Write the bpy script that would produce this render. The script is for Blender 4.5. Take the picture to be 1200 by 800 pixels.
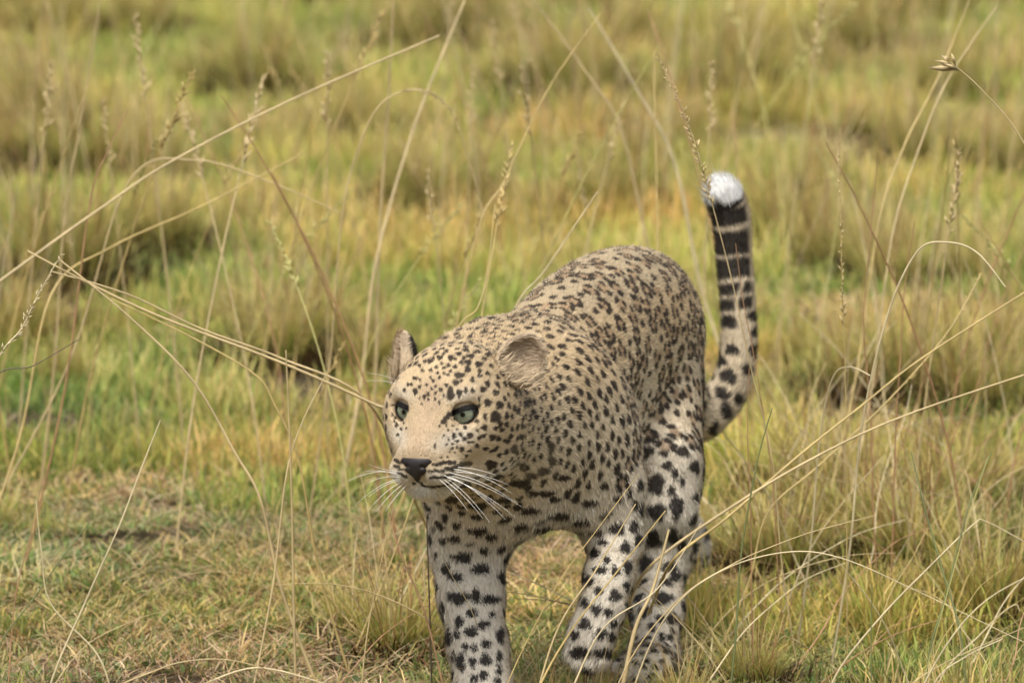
import bpy, math, random
import numpy as np
from mathutils import Vector, Matrix
from mathutils.kdtree import KDTree

rng = np.random.default_rng(11)
random.seed(11)
for o in list(bpy.data.objects):
    bpy.data.objects.remove(o)
scene = bpy.context.scene
COL = scene.collection

# ------------------------------------------------------------------ camera
PITCH = math.radians(8.5)
DIST = 12.0
FOC = np.array([0.0, 0.0, 0.545])
FW = np.array([0, math.cos(PITCH), -math.sin(PITCH)])
UP = np.array([0, math.sin(PITCH), math.cos(PITCH)])
RT = np.array([1.0, 0, 0])
CAMP = FOC - FW * DIST
SPX = 1e-4                       # tangent per photo pixel (photo 1200 x 800)
cam_d = bpy.data.cameras.new('camera')
cam = bpy.data.objects.new('camera', cam_d)
COL.objects.link(cam)
cam.location = CAMP
cam.rotation_euler = (math.pi / 2 - PITCH, 0, 0)
cam_d.sensor_width = 36
cam_d.lens = 36 / (1200 * SPX)   # 300 mm telephoto
cam_d.clip_start = 0.5
cam_d.clip_end = 5000
cam_d.dof.use_dof = True
cam_d.dof.focus_distance = DIST - 0.14
cam_d.dof.aperture_fstop = 7.5
scene.camera = cam

# ------------------------------------------------------------------ sky, sun, exposure
SUN_EL, SUN_AZ = math.radians(64), math.radians(200)
world = bpy.data.worlds.new('World')
scene.world = world
world.use_nodes = True
wn = world.node_tree
wn.nodes.clear()
sky = wn.nodes.new('ShaderNodeTexSky')
sky.sky_type = 'NISHITA'
sky.sun_disc = False
sky.sun_elevation = SUN_EL
sky.sun_rotation = SUN_AZ
sky.dust_density = 4.0
hs = wn.nodes.new('ShaderNodeHueSaturation')      # thin cloud veil: sky almost white
hs.inputs['Saturation'].default_value = 0.25
bgn = wn.nodes.new('ShaderNodeBackground')
bgn.inputs['Strength'].default_value = 0.125
wo = wn.nodes.new('ShaderNodeOutputWorld')
wn.links.new(sky.outputs[0], hs.inputs['Color'])
wn.links.new(hs.outputs[0], bgn.inputs['Color'])
wn.links.new(bgn.outputs[0], wo.inputs['Surface'])

sl = bpy.data.lights.new('sun', 'SUN')
sl.energy = 1.5
sl.angle = math.radians(14)
sl.color = (1.0, 0.95, 0.87)
sun = bpy.data.objects.new('sun', sl)
COL.objects.link(sun)
sd = Vector((math.sin(SUN_AZ) * math.cos(SUN_EL), math.cos(SUN_AZ) * math.cos(SUN_EL), math.sin(SUN_EL)))
sun.rotation_euler = sd.to_track_quat('Z', 'Y').to_euler()
sun.location = (-3, -4, 8)

vs = scene.view_settings
vs.view_transform = 'Standard'
vs.look = 'None'
vs.exposure = 0.95
vs.gamma = 1.0
vs.use_curve_mapping = False
scene.render.engine = 'CYCLES'
scene.cycles.max_bounces = 4
scene.cycles.diffuse_bounces = 2
scene.cycles.glossy_bounces = 2
scene.cycles.transmission_bounces = 3
scene.cycles.transparent_max_bounces = 2
scene.cycles.caustics_reflective = False
scene.cycles.caustics_refractive = False

# ------------------------------------------------------------------ helpers
def W(px, py, y):
    """world point seen at photo pixel px,py standing at world depth y"""
    d = FW + (px - 600) * SPX * RT + (400 - py) * SPX * UP
    t = (y - CAMP[1]) / d[1]
    return CAMP + t * d

def ground_at(px, py):
    d = FW + (px - 600) * SPX * RT + (400 - py) * SPX * UP
    t = -CAMP[2] / d[2]
    return CAMP + t * d

def proj(P):
    q = P - CAMP
    t = q @ FW
    return 600 + q[..., 0] / t / SPX, 400 - (q @ UP) / t / SPX, t

def sstep(a, b, x):
    t = np.clip((x - a) / (b - a), 0, 1)
    return t * t * (3 - 2 * t)

def nrm(v):
    v = np.asarray(v, float)
    return v / np.maximum(np.linalg.norm(v, axis=-1, keepdims=True), 1e-9)

def snoise(P, f, s=0.0):
    x, y, z = P[:, 0] * f + s, P[:, 1] * f + s * 1.7, P[:, 2] * f + s * 2.3
    return (np.sin(x + 1.7 * np.sin(y * 0.9 + 0.5)) + np.sin(y * 1.1 + 1.5 * np.sin(z * 1.2 + 1.1))
            + np.sin(z * 0.95 + 1.6 * np.sin(x * 1.05 + 2.2))) / 3

def mk_mesh(name, V, F, smooth=True):
    F = np.asarray(F, np.int32)
    me = bpy.data.meshes.new(name)
    n = F.shape[1]
    me.vertices.add(len(V))
    me.vertices.foreach_set('co', np.asarray(V, np.float32).ravel())
    me.loops.add(F.size)
    me.loops.foreach_set('vertex_index', F.ravel())
    me.polygons.add(len(F))
    me.polygons.foreach_set('loop_start', np.arange(len(F), dtype=np.int32) * n)
    me.update(calc_edges=True)
    if smooth:
        me.shade_smooth()
    return me

def set_col(me, C, name='coat'):
    a = me.color_attributes.new(name, 'FLOAT_COLOR', 'POINT')
    c4 = np.ones((len(C), 4), np.float32)
    c4[:, :3] = C
    a.data.foreach_set('color', c4.ravel())

def add(name, me, mat=None, parent=None, loc=(0, 0, 0)):
    o = bpy.data.objects.new(name, me)
    COL.objects.link(o)
    o.location = loc
    if mat:
        me.materials.append(mat)
    if parent:
        o.parent = parent
    return o

def tag(o, label=None, cat=None, group=None, kind=None):
    for k, v in (('label', label), ('category', cat), ('group', group), ('kind', kind)):
        if v:
            o[k] = v
    return o

def mat(name, col=None, rough=0.6, spec=0.3, attr=None, trans=0.0):
    m = bpy.data.materials.new(name)
    m.use_nodes = True
    nt = m.node_tree
    b = nt.nodes['Principled BSDF']
    b.inputs['Roughness'].default_value = rough
    b.inputs['Specular IOR Level'].default_value = spec
    if col is not None:
        b.inputs['Base Color'].default_value = (*col, 1)
    if attr:
        a = nt.nodes.new('ShaderNodeAttribute')
        a.attribute_name = attr
        nt.links.new(a.outputs['Color'], b.inputs['Base Color'])
        if trans:
            tr = nt.nodes.new('ShaderNodeBsdfTranslucent')
            mx = nt.nodes.new('ShaderNodeMixShader')
            mx.inputs[0].default_value = trans
            nt.links.new(a.outputs['Color'], tr.inputs['Color'])
            nt.links.new(b.outputs[0], mx.inputs[1])
            nt.links.new(tr.outputs[0], mx.inputs[2])
            nt.links.new(mx.outputs[0], nt.nodes['Material Output'].inputs['Surface'])
    return m

# ---- signed distance modelling
def sd_cone(P, a, b, r1, r2):
    ba = b - a
    l2 = ba @ ba
    rr = r1 - r2
    a2 = max(l2 - rr * rr, 1e-9)
    il2 = 1.0 / l2
    pa = P - a
    y = pa @ ba
    z = y - l2
    q = pa * l2 - y[..., None] * ba
    x2 = np.einsum('...i,...i->...', q, q)
    y2 = y * y * l2
    z2 = z * z * l2
    k = np.sign(rr) * rr * rr * x2
    d = (np.sqrt(x2 * a2 * il2) + y * rr) * il2 - r1
    c1 = np.sign(z) * a2 * z2 > k
    c2 = np.sign(y) * a2 * y2 < k
    d = np.where(c2, np.sqrt(x2 + y2) * il2 - r1, d)
    d = np.where(c1, np.sqrt(x2 + z2) * il2 - r2, d)
    return d

def sd_ell(P, c, R, rad):
    q = (P - c) @ R.T
    k0 = np.linalg.norm(q / rad, axis=-1)
    k1 = np.linalg.norm(q / (rad * rad), axis=-1)
    return k0 * (k0 - 1.0) / np.maximum(k1, 1e-9)

def smin(a, b, k):
    h = np.maximum(k - np.abs(a - b), 0) / k
    return np.minimum(a, b) - h * h * k * 0.25

def smax(a, b, k):
    return -smin(-a, -b, k)

class Sdf:
    def __init__(self):
        self.pr = []
    def cone(self, a, b, r1, r2, k=.03, reg=0, flow=None, sub=False):
        a, b = np.asarray(a, float), np.asarray(b, float)
        lo = np.minimum(a - r1, b - r2)
        hi = np.maximum(a + r1, b + r2)
        self.pr.append(dict(f=lambda P: sd_cone(P, a, b, r1, r2), lo=lo, hi=hi, k=k, reg=reg,
                            flow=nrm(b - a) if flow is None else flow, sub=sub))
    def ell(self, c, rad, R=None, k=.03, reg=0, flow=None, sub=False):
        c, rad = np.asarray(c, float), np.asarray(rad, float)
        R = np.eye(3) if R is None else np.asarray(R, float)
        ext = np.sqrt(((R * rad[:, None]) ** 2).sum(0))
        self.pr.append(dict(f=lambda P: sd_ell(P, c, R, rad), lo=c - ext, hi=c + ext, k=k, reg=reg,
                            flow=flow, sub=sub))
    def mesh(self, h, pad=0.02):
        add_ = [q for q in self.pr if not q['sub']]
        lo = np.min([q['lo'] for q in add_], 0) - pad
        hi = np.max([q['hi'] for q in add_], 0) + pad
        n = np.ceil((hi - lo) / h).astype(int) + 1
        D = np.full(n, 0.1, np.float32)
        ax = [lo[i] + h * np.arange(n[i]) for i in range(3)]
        for q in self.pr:
            m = q['k'] + 2 * h + .012
            i0 = np.clip(np.floor((q['lo'] - m - lo) / h).astype(int), 0, n - 1)
            i1 = np.clip(np.ceil((q['hi'] + m - lo) / h).astype(int) + 1, 1, n)
            s = tuple(slice(i0[i], i1[i]) for i in range(3))
            G = np.stack(np.meshgrid(*[ax[i][s[i]] for i in range(3)], indexing='ij'), -1)
            d = q['f'](G)
            D[s] = smax(D[s], -d, q['k']) if q['sub'] else smin(D[s], d, q['k'])
        return surface_net(D, lo, h)

def surface_net(D, lo, h):
    ins = D < 0
    nx, ny, nz = D.shape
    cnt = np.zeros((nx - 1, ny - 1, nz - 1), np.int8)
    for i in (0, 1):
        for j in (0, 1):
            for k in (0, 1):
                cnt += ins[i:nx - 1 + i, j:ny - 1 + j, k:nz - 1 + k]
    act = np.argwhere((cnt > 0) & (cnt < 8))
    ids = np.full(cnt.shape, -1, np.int32)
    ids[act[:, 0], act[:, 1], act[:, 2]] = np.arange(len(act))
    acc = np.zeros((len(act), 3))
    num = np.zeros(len(act))
    co = [(i, j, k) for i in (0, 1) for j in (0, 1) for k in (0, 1)]
    val = {c: D[act[:, 0] + c[0], act[:, 1] + c[1], act[:, 2] + c[2]].astype(float) for c in co}
    for c in co:
        for a in range(3):
            if c[a] == 0:
                e = list(c)
                e[a] = 1
                e = tuple(e)
                va, vb = val[c], val[e]
                cr = (va < 0) != (vb < 0)
                t = np.where(cr, va / np.where(cr, va - vb, 1), 0)
                p = np.zeros((len(act), 3)) + c
                p[:, a] += t
                acc += p * cr[:, None]
                num += cr
    V = lo + h * (act + acc / num[:, None])
    # normals from the field
    gx = sum((val[c] * (1 if c[0] else -1)) for c in co)
    gy = sum((val[c] * (1 if c[1] else -1)) for c in co)
    gz = sum((val[c] * (1 if c[2] else -1)) for c in co)
    N = nrm(np.stack([gx, gy, gz], -1))
    quads = []
    for a in range(3):
        b, c = (a + 1) % 3, (a + 2) % 3
        s0 = [slice(None)] * 3
        s1 = [slice(None)] * 3
        s0[a] = slice(0, -1)
        s1[a] = slice(1, None)
        i0, i1 = ins[tuple(s0)], ins[tuple(s1)]
        e = np.argwhere(i0 != i1)
        e = e[(e[:, b] > 0) & (e[:, c] > 0) & (e[:, b] < D.shape[b] - 1) & (e[:, c] < D.shape[c] - 1)]
        flip = ins[e[:, 0], e[:, 1], e[:, 2]]
        def gid(db, dc):
            q = e.copy()
            q[:, b] -= db
            q[:, c] -= dc
            return ids[q[:, 0], q[:, 1], q[:, 2]]
        q = np.stack([gid(1, 1), gid(0, 1), gid(0, 0), gid(1, 0)], -1)
        q[~flip] = q[~flip][:, ::-1]
        quads.append(q)
    return V, np.concatenate(quads), N


# ================================================================== GROUND
def nodemat(name):
    m = bpy.data.materials.new(name)
    m.use_nodes = True
    return m, m.node_tree, m.node_tree.nodes['Principled BSDF']
m, nt, b = nodemat('savanna_soil')
b.inputs['Roughness'].default_value = .95
b.inputs['Specular IOR Level'].default_value = .1
tc = nt.nodes.new('ShaderNodeTexCoord')
def noise_node(sc, det=6):
    n = nt.nodes.new('ShaderNodeTexNoise')
    n.inputs['Scale'].default_value = sc
    n.inputs['Detail'].default_value = det
    nt.links.new(tc.outputs['Object'], n.inputs['Vector'])
    return n
def ramp(src, stops):
    r = nt.nodes.new('ShaderNodeValToRGB')
    e = r.color_ramp.elements
    e[0].position, e[0].color = stops[0][0], (*stops[0][1], 1)
    e[1].position, e[1].color = stops[-1][0], (*stops[-1][1], 1)
    for p, c in stops[1:-1]:
        x = e.new(p)
        x.color = (*c, 1)
    nt.links.new(src, r.inputs[0])
    return r
n1, n2, n3 = noise_node(1.3), noise_node(38, 8), noise_node(260, 4)
r1 = ramp(n1.outputs['Fac'], [(.36, (.045, .048, .018)), (.5, (.060, .048, .026)), (.66, (.060, .040, .025))])
r2 = ramp(n2.outputs['Fac'], [(.34, (.025, .018, .010)), (.52, (.060, .045, .026)), (.70, (.16, .115, .060))])
mx = nt.nodes.new('ShaderNodeMix')
mx.data_type = 'RGBA'
mx.inputs[0].default_value = .55
nt.links.new(r1.outputs[0], mx.inputs[6])
nt.links.new(r2.outputs[0], mx.inputs[7])
nt.links.new(mx.outputs[2], b.inputs['Base Color'])
bp = nt.nodes.new('ShaderNodeBump')
bp.inputs['Strength'].default_value = .8
bp.inputs['Distance'].default_value = .02
nt.links.new(n2.outputs['Fac'], bp.inputs['Height'])
nt.links.new(bp.outputs[0], b.inputs['Normal'])
M_soil = m
cs = np.unique(np.concatenate([np.linspace(-4, 14, 91), np.linspace(14, 60, 24), -np.linspace(4, 60, 24), [120, 300, 900, 2500, -120, -300, -900, -2500]]))
cx = np.unique(np.concatenate([np.linspace(-6, 6, 61), np.linspace(6, 60, 24), -np.linspace(6, 60, 24), [120, 300, 900, 2500, -120, -300, -900, -2500]]))
GX, GY = np.meshgrid(cx, cs, indexing='ij')
GP = np.stack([GX.ravel(), GY.ravel(), np.zeros(GX.size)], 1)
GP[:, 2] = -.004 + .010 * np.minimum(snoise(GP, 2.1), .3) * sstep(1.0, 2.0, np.abs(GP[:, 1] - .3) + np.abs(GP[:, 0] - .1))
ni, nj = GX.shape
ii, jj = np.meshgrid(np.arange(ni - 1), np.arange(nj - 1), indexing='ij')
q = (ii * nj + jj).ravel()
gr = add('ground', mk_mesh('ground', GP, np.stack([q, q + nj, q + nj + 1, q + 1], 1)), M_soil)
tag(gr, 'bare brown savanna soil under the grass', 'ground', kind='structure')


# ================================================================== LEOPARD
TH = math.radians(19)
HV = np.array([-math.sin(TH), -math.cos(TH), 0])       # heading
LV = np.array([math.cos(TH), -math.sin(TH), 0])        # animal's left
ZV = np.array([0, 0, 1.0])
WITH = np.array([0.0, 0.15, 0.0])
BR = np.stack([HV, LV, ZV])
def B(f, l, z):
    return WITH + f * HV + l * LV + z * ZV

# head frame: r = animal's left, f = nose direction, u = up
def head_frame(psi, phi, rho):
    f = np.array([-math.sin(psi) * math.cos(phi), -math.cos(psi) * math.cos(phi), -math.sin(phi)])
    r = np.array([math.cos(psi), -math.sin(psi), 0])
    u = np.cross(f, r)
    return (r * math.cos(rho) + u * math.sin(rho), f, u * math.cos(rho) - r * math.sin(rho))
HR, HF, HU = head_frame(0.345, 0.10, 0.014)
HC = np.array([-0.088, -0.18, 0.466])
HS = 1.13
HM = np.stack([HR, HF, HU])
def Hd(r, f, u):
    return HC + HS * (r * HR + f * HF + u * HU)

BACK = -HV
S = Sdf()
R_HEAD, R_NECK, R_TORSO, R_RUMP, R_FORE, R_HIND, R_TAIL = range(7)
# trunk
S.ell(B(-.06, 0, .400), (.25, .112, .140), BR, .05, R_TORSO, BACK)
S.ell(B(-.12, 0, .475), (.26, .060, .062), BR, .06, R_TORSO, BACK)
S.ell(B(-.33, 0, .450), (.22, .096, .118), BR, .06, R_TORSO, BACK)
S.ell(B(-.52, 0, .466), (.19, .098, .112), BR, .06, R_RUMP, BACK - .3 * ZV)
S.ell(B(-.40, 0, .520), (.22, .060, .060), BR, .06, R_TORSO, BACK)
S.ell(B(-.36, 0, .350), (.16, .075, .055), BR, .06, R_TORSO, BACK)
# chest, shoulders, neck
S.ell(B(.09, .01, .365), (.095, .098, .112), BR, .05, R_TORSO, -ZV + .2 * HV)
S.ell(B(.01, .100, .405), (.090, .046, .120), BR, .06, R_TORSO, -ZV + .4 * BACK)
S.ell(B(-.055, .118, .350), (.085, .046, .105), BR, .07, R_TORSO, -ZV + .4 * BACK)
S.ell(B(.02, -.085, .405), (.085, .046, .125), BR, .05, R_TORSO, -ZV + .4 * BACK)
S.cone(Hd(0, -.04, -.004), B(-.02, .015, .425), .078, .104, .06, R_NECK, BACK)
S.cone(Hd(0, -.03, -.03), B(.09, .0, .385), .070, .105, .06, R_NECK, BACK - .6 * ZV)
for sg in (-1, 1):
    S.ell(B(-.02, sg * .052, .485), (.055, .020, .060), BR, .025, R_TORSO, BACK)
    S.ell(B(.035, sg * .098, .385), (.030, .020, .085), BR, .03, R_TORSO, -ZV + .3 * BACK)
# planted right foreleg
FR = [W(556, 585, .03), W(549, 640, .06), W(552, 700, .02), W(560, 756, -.03), W(566, 800, -.07), W(570, 826, -.095)]
fr = [.062, .050, .041, .037, .034, .036]
for i in range(5):
    S.cone(FR[i], FR[i + 1], fr[i], fr[i + 1], .03, R_FORE)
def paw(c, fwd, up, w, ln, reg, k=.014):
    side = np.cross(up, fwd)
    R = np.stack([fwd, side, up])
    S.ell(c, (ln * .5, w * .5, w * .36), R, .02, reg, fwd)
    for q, (so, fo) in enumerate(((-.36, .36), (-.13, .50), (.13, .50), (.36, .36))):
        S.ell(c + side * so * w + fwd * fo * ln - up * .07 * w, (.21 * w, .155 * w, .22 * w), R, .008, reg, fwd)
g = W(572, 850, -.10)
paw(np.array([g[0], -.115, .030]), nrm(HV + np.array([-.05, 0, 0])), ZV, .088, .10, R_FORE)
# lifted left foreleg
FL = [W(716, 575, .15), W(722, 632, .14), W(714, 675, .07), W(706, 712, .015), W(694, 738, .0)]
fl = [.048, .035, .030, .027, .026]
for i in range(4):
    S.cone(FL[i], FL[i + 1], fl[i], fl[i + 1], .028, R_FORE)
pf = nrm(np.array([-.22, -.35, -.9]))
pu = nrm(np.array([-.10, -.9, .38]))
pu = nrm(pu - pf * (pu @ pf))
paw(W(692, 748, -.005), pf, pu, .066, .070, R_FORE)
# left hind leg, planted
HL = [W(760, 460, .66), W(779, 545, .50), W(780, 600, .47), W(776, 655, .49), W(770, 715, .41), W(766, 770, .345), W(762, 795, .32)]
hl = [.071, .043, .038, .034, .032, .031, .034]
for i in range(6):
    S.cone(HL[i], HL[i + 1], hl[i], hl[i + 1], .035, R_RUMP if i == 0 else R_HIND)
S.cone(W(758, 405, .70), W(778, 560, .52), .070, .042, .05, R_RUMP)
g = W(757, 805, .30)
paw(np.array([g[0], .285, .030]), nrm(HV + np.array([-.03, 0, 0])), ZV, .082, .10, R_HIND)
# right hind leg trailing
HRL = [B(-.55, -.055, .44), B(-.62, -.065, .29), B(-.80, -.05, .225), W(800, 624, .985), W(806, 640, .985)]
hr = [.085, .055, .034, .026, .026]
for i in range(4):
    S.cone(HRL[i], HRL[i + 1], hr[i], hr[i + 1], .03, R_RUMP if i == 0 else R_HIND)
pf2 = nrm(np.array([.12, .25, -.9]))
pu2 = nrm(np.array([.1, -.95, -.2]))
pu2 = nrm(pu2 - pf2 * (pu2 @ pf2))
paw(W(808, 642, .985), pf2, pu2, .058, .062, R_HIND)
# tail
TL = [B(-.66, .0, .50), W(808, 480, .86), W(836, 478, .89), W(857, 450, .90), W(866, 405, .91), W(864, 350, .92), W(860, 300, .93),
      W(858, 262, .93), W(853, 240, .93), W(846, 226, .92)]
tr = [.042, .031, .0265, .0240, .0225, .0220, .0220, .0225, .0230, .0190]
TLS, TRS = [], []
for i in range(len(TL) - 1):                       # smooth centre line
    p0, p1, p2, p3 = TL[max(i - 1, 0)], TL[i], TL[i + 1], TL[min(i + 2, len(TL) - 1)]
    for t in (0, .33, .66):
        TLS.append(.5 * (2 * p1 + (p2 - p0) * t + (2 * p0 - 5 * p1 + 4 * p2 - p3) * t * t + (3 * p1 - p0 - 3 * p2 + p3) * t ** 3))
        TRS.append(tr[i] * (1 - t) + tr[i + 1] * t)
TLS.append(TL[-1]); TRS.append(tr[-1])
for i in range(len(TLS) - 1):
    S.cone(TLS[i], TLS[i + 1], TRS[i], TRS[i + 1], .012, R_TAIL)
# head
def he(r, f, u, rad, k=.02, sub=False, tilt=0):
    M = HM
    if tilt:
        c, s = math.cos(tilt), math.sin(tilt)
        M = np.stack([HR, HF * c + HU * s, HU * c - HF * s])
    S.ell(Hd(r, f, u), np.array(rad) * HS, M, k * HS, R_HEAD, None, sub)
def hcn(a, b, r1, r2, k=.02):
    S.cone(Hd(*a), Hd(*b), r1 * HS, r2 * HS, k * HS, R_HEAD)
he(0, -.025, .028, (.066, .080, .058))
he(0, .012, .036, (.050, .046, .033), tilt=-.5)
for s in (-1, 1):
    he(s * .046, -.012, -.024, (.030, .050, .046), .03)
    hcn((s * .046, .012, .010), (s * .030, .060, -.022), .026, .020, .03)
    he(s * .033, .034, .040, (.018, .016, .0095), .015)                 # brow
    he(s * .0215, .090, -.042, (.0215, .029, .0205), .012)            # whisker pad
    hcn((s * .030, .0, -.052), (s * .011, .076, -.063), .024, .014, .025)
hcn((0, .030, .022), (0, .100, -.018), .030, .0195, .025)
he(0, .066, -.010, (.026, .040, .017), .02, tilt=-.45)
he(0, .077, -.064, (.018, .024, .0125), .02)
he(0, .100, -.024, (.021, .016, .011), .015)                         # chin
for s in (-1, 1):
    he(s * .0345, .041, .0165, (.0200, .0215, .0160), .008, sub=True)   # socket

BV, BF, BN = S.mesh(.003)
# drop loose bits: keep largest component is not needed, all primitives overlap
def regions(P):
    """soft weights of the body regions and a fur-flow direction"""
    ds = np.full((len(P), 7), 1.0)
    flow = np.zeros((len(P), 3))
    for q in S.pr:
        if q['sub']:
            continue
        m = np.all((P > q['lo'] - .06) & (P < q['hi'] + .06), 1)
        if not m.any():
            continue
        d = np.abs(q['f'](P[m]))
        ds[m, q['reg']] = np.minimum(ds[m, q['reg']], d)
        w = np.exp(-d / .012)[:, None]
        if q['reg'] == R_HEAD:
            fl_ = nrm(P[m] - Hd(0, .16, -.03))
        else:
            fl_ = nrm(q['flow'])
        flow[m] += w * fl_
    Wt = np.exp(-ds / .012)
    Wt /= Wt.sum(1, keepdims=True) + 1e-12
    return Wt, flow
BW, BFL = regions(BV)
BFL = nrm(BFL - BN * (BFL * BN).sum(1, keepdims=True) + 1e-6)

# ---------------------------------------------------------------- coat: markings as seeds
bpx, bpy_, bt = proj(BV)
view = nrm(CAMP - BV)
facing = (BN * view).sum(1)
vis = facing > .12
VI = np.where(vis)[0]
def surf(px, py):
    d2 = (bpx[VI] - px) ** 2 + (bpy_[VI] - py) ** 2
    k = VI[d2 < max(d2.min() * 1.2, 9.0)]
    near = k[bt[k] < bt[k].min() + .03]
    d2 = (bpx[near] - px) ** 2 + (bpy_[near] - py) ** 2
    return near[np.argmin(d2)]
seeds = []      # centre, e1, e2, r1, r2, type, shade
MK = 1.22
def mark(px, py, w, h, ang=0, shade=1.0):
    i = surf(px, py)
    m = SPX * bt[i]
    a = math.radians(ang)
    e1 = RT * math.cos(a) + UP * math.sin(a)
    e2 = -RT * math.sin(a) + UP * math.cos(a)
    seeds.append((BV[i], e1, e2, max(w * .5, 1.2) * m * MK, max(h * .5, 1.2) * m * MK, 0, shade))
def line(pts, w, shade=1.0):
    for (x0, y0), (x1, y1) in zip(pts[:-1], pts[1:]):
        n = max(int(math.hypot(x1 - x0, y1 - y0) / (w * .45)), 1)
        for j in range(n + 1):
            t = j / n
            mark(x0 + (x1 - x0) * t, y0 + (y1 - y0) * t, w, w, 0, shade)
# face, traced in a 3.333x enlargement of the head
Z1 = lambda x, y: (430 + x / 3.333, 370 + y / 3.333)
face = [(245,178,22,18),(287,165,22,16),(330,165,20,22),(398,185,26,20),(437,188,30,20),(475,155,24,18),(405,157,30,16),(430,143,28,12),
 (362,232,36,22),(347,258,24,20),(390,212,22,24),(410,250,16,22),(440,235,18,12),(440,215,16,16),(330,302,26,50),(362,302,20,28),
 (388,297,14,24),(410,293,16,20),(453,285,22,22),(500,300,24,22),(440,322,12,16),(470,340,26,28),(515,350,26,28),(185,245,20,14),
 (500,392,36,40),(460,395,14,24),(545,390,16,26),(575,362,16,22),(458,435,24,20),(430,415,18,16),(385,435,16,14),(365,462,18,16),
 (405,465,24,20),(428,445,14,14),(382,482,22,16),(430,508,18,18),(462,520,22,14),(545,490,26,18),(520,425,20,24),(500,440,16,16),
 (525,442,18,16),(488,475,24,24),(512,478,18,18),(545,420,16,22),(565,445,12,18),(400,495,26,10),(340,465,14,22),(352,490,16,10),
 (372,520,18,20),(402,528,16,12),(330,515,12,12),(355,515,12,10),(390,545,14,10),
 (98,385,10,14),(115,425,12,18),(110,398,10,12),(135,440,10,12),(122,462,14,12),(103,412,8,10),
 (190,298,18,26),(175,268,14,12),(212,250,12,12),(232,270,12,12),(205,278,12,14),(262,255,12,12),(285,240,12,14),(250,215,14,14),
 (215,215,14,12),(270,200,14,14),(300,205,14,12),(320,195,16,14),(345,200,16,14),(365,185,16,18),(345,170,16,12),(295,185,14,12),
 (290,290,14,16),(270,300,12,14),(255,290,10,14),(240,305,12,16),(262,325,10,14),(285,335,12,14),(310,270,16,14),(300,315,10,12),
 (240,330,10,12),(222,320,12,20),(265,275,12,10),(318,230,14,12),(300,225,12,12),(275,222,12,12),(245,240,10,12),(160,270,12,14),
 (145,290,12,16),(205,325,8,12),(215,345,8,10),(325,215,14,12),(380,165,14,14),(372,255,12,12),(205,195,14,12),(225,180,14,14),
 (260,165,14,12),(310,140,16,12),(350,130,18,10),(385,125,18,10),(300,150,12,10),(505,145,22,14),(520,170,14,18),(460,170,20,14),
 (590,372,16,26),(605,400,12,18),(620,340,20,34),(645,375,18,24),(660,398,16,22),(600,470,22,20),(560,470,14,20),(630,455,16,14),
 (315,450,8,12),(322,478,8,12),(308,430,7,10),(300,470,7,9),(312,500,8,10),(335,500,10,9),(345,535,9,8),(318,532,8,8),(285,430,6,8),(330,430,9,9),(350,440,10,9),(152,440,7,9),(142,420,7,10),(290,550,9,9),(311,551,9,9),(262,510,10,22)]
for x, y, w, h in face:
    mark(*Z1(x, y), w / 3.333, h / 3.333)
mark(*Z1(448, 472), 11, 4, 22)
mark(*Z1(497, 520), 12, 4, 32)
line([Z1(258, 580), Z1(300, 574), Z1(340, 571)], 3.8)
line([Z1(236, 608), Z1(290, 603), Z1(345, 594)], 3.6)
line([Z1(252, 631), Z1(295, 629), Z1(335, 618)], 3.0)
line([Z1(108, 562), Z1(138, 577)], 3.4)
line([Z1(112, 588), Z1(152, 606)], 3.4)
line([Z1(120, 615), Z1(155, 628)], 2.8)
line([Z1(180, 655), Z1(200, 646), Z1(225, 662), Z1(262, 668), Z1(305, 660), Z1(335, 645)], 2.6)   # mouth
line([Z1(330, 600), Z1(365, 580), Z1(400, 578)], 5, .85)                         # dark mouth corner
line([Z1(296, 412), Z1(310, 398), Z1(326, 386)], 5.5)                            # tear line
line([Z1(402, 359), Z1(436, 349)], 4.6)
line([Z1(330, 398), Z1(360, 410), Z1(400, 397), Z1(420, 380)], 1.6, .5)
line([Z1(105, 345), Z1(98, 350)], 2)
# necklace stripe and neck
for x, y, w, h in [(645, 524, 8, 14), (646, 541, 9, 12), (637, 553, 13, 9), (622, 558, 14, 8), (602, 527, 7, 10), (611, 545, 8, 10)]:
    mark(x, y, w, h, 0, .9)
for x, y, w, h in [(608,566,24,9),(640,578,18,7),(590,585,16,8),(660,560,14,7),(620,598,20,8),(655,604,22,8),(690,590,18,7),(610,618,18,8),
                   (680,612,18,7),(708,570,10,8),(725,585,10,8),(640,625,22,7),(700,625,14,7),(560,592,20,9),(530,585,14,10),(545,570,14,9),
                   (585,562,14,8),(575,545,12,10),(650,585,14,6),(625,578,14,7)]:
    mark(x, y, w, h)
MK = 1.0
# planted foreleg (3.333x from 460,560)
for x, y, w, h in [(205,155,30,42),(250,185,40,30),(335,205,84,34),(245,235,48,32),(200,245,30,38),(270,310,92,46),(210,355,42,52),
 (250,388,62,36),(345,355,80,44),(360,285,40,34),(255,470,92,54),(320,460,42,60),(380,475,80,40),(305,530,52,36),(385,532,30,26),
 (260,560,36,52),(345,578,36,40),(372,568,24,30),(305,605,56,42),(420,615,36,66),(365,650,46,36),(285,660,32,36),(320,660,30,32),
 (365,708,46,52),(417,695,26,46),(312,720,36,46),(265,720,42,80),(355,770,36,46),(415,750,26,50),(318,785,36,40),(222,620,26,80),
 (248,615,26,42),(195,510,22,62),(182,560,16,50),(172,430,18,50),(170,300,16,40),(165,205,16,36),(385,232,56,30),(140,150,16,26),
 (410,790,30,40),(235,700,16,50),(275,135,36,24),(330,150,60,22),(405,130,40,22),(300,258,50,14)]:
    mark(460 + x / 3.333, 560 + y / 3.333, w / 3.333, h / 3.333)
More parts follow.
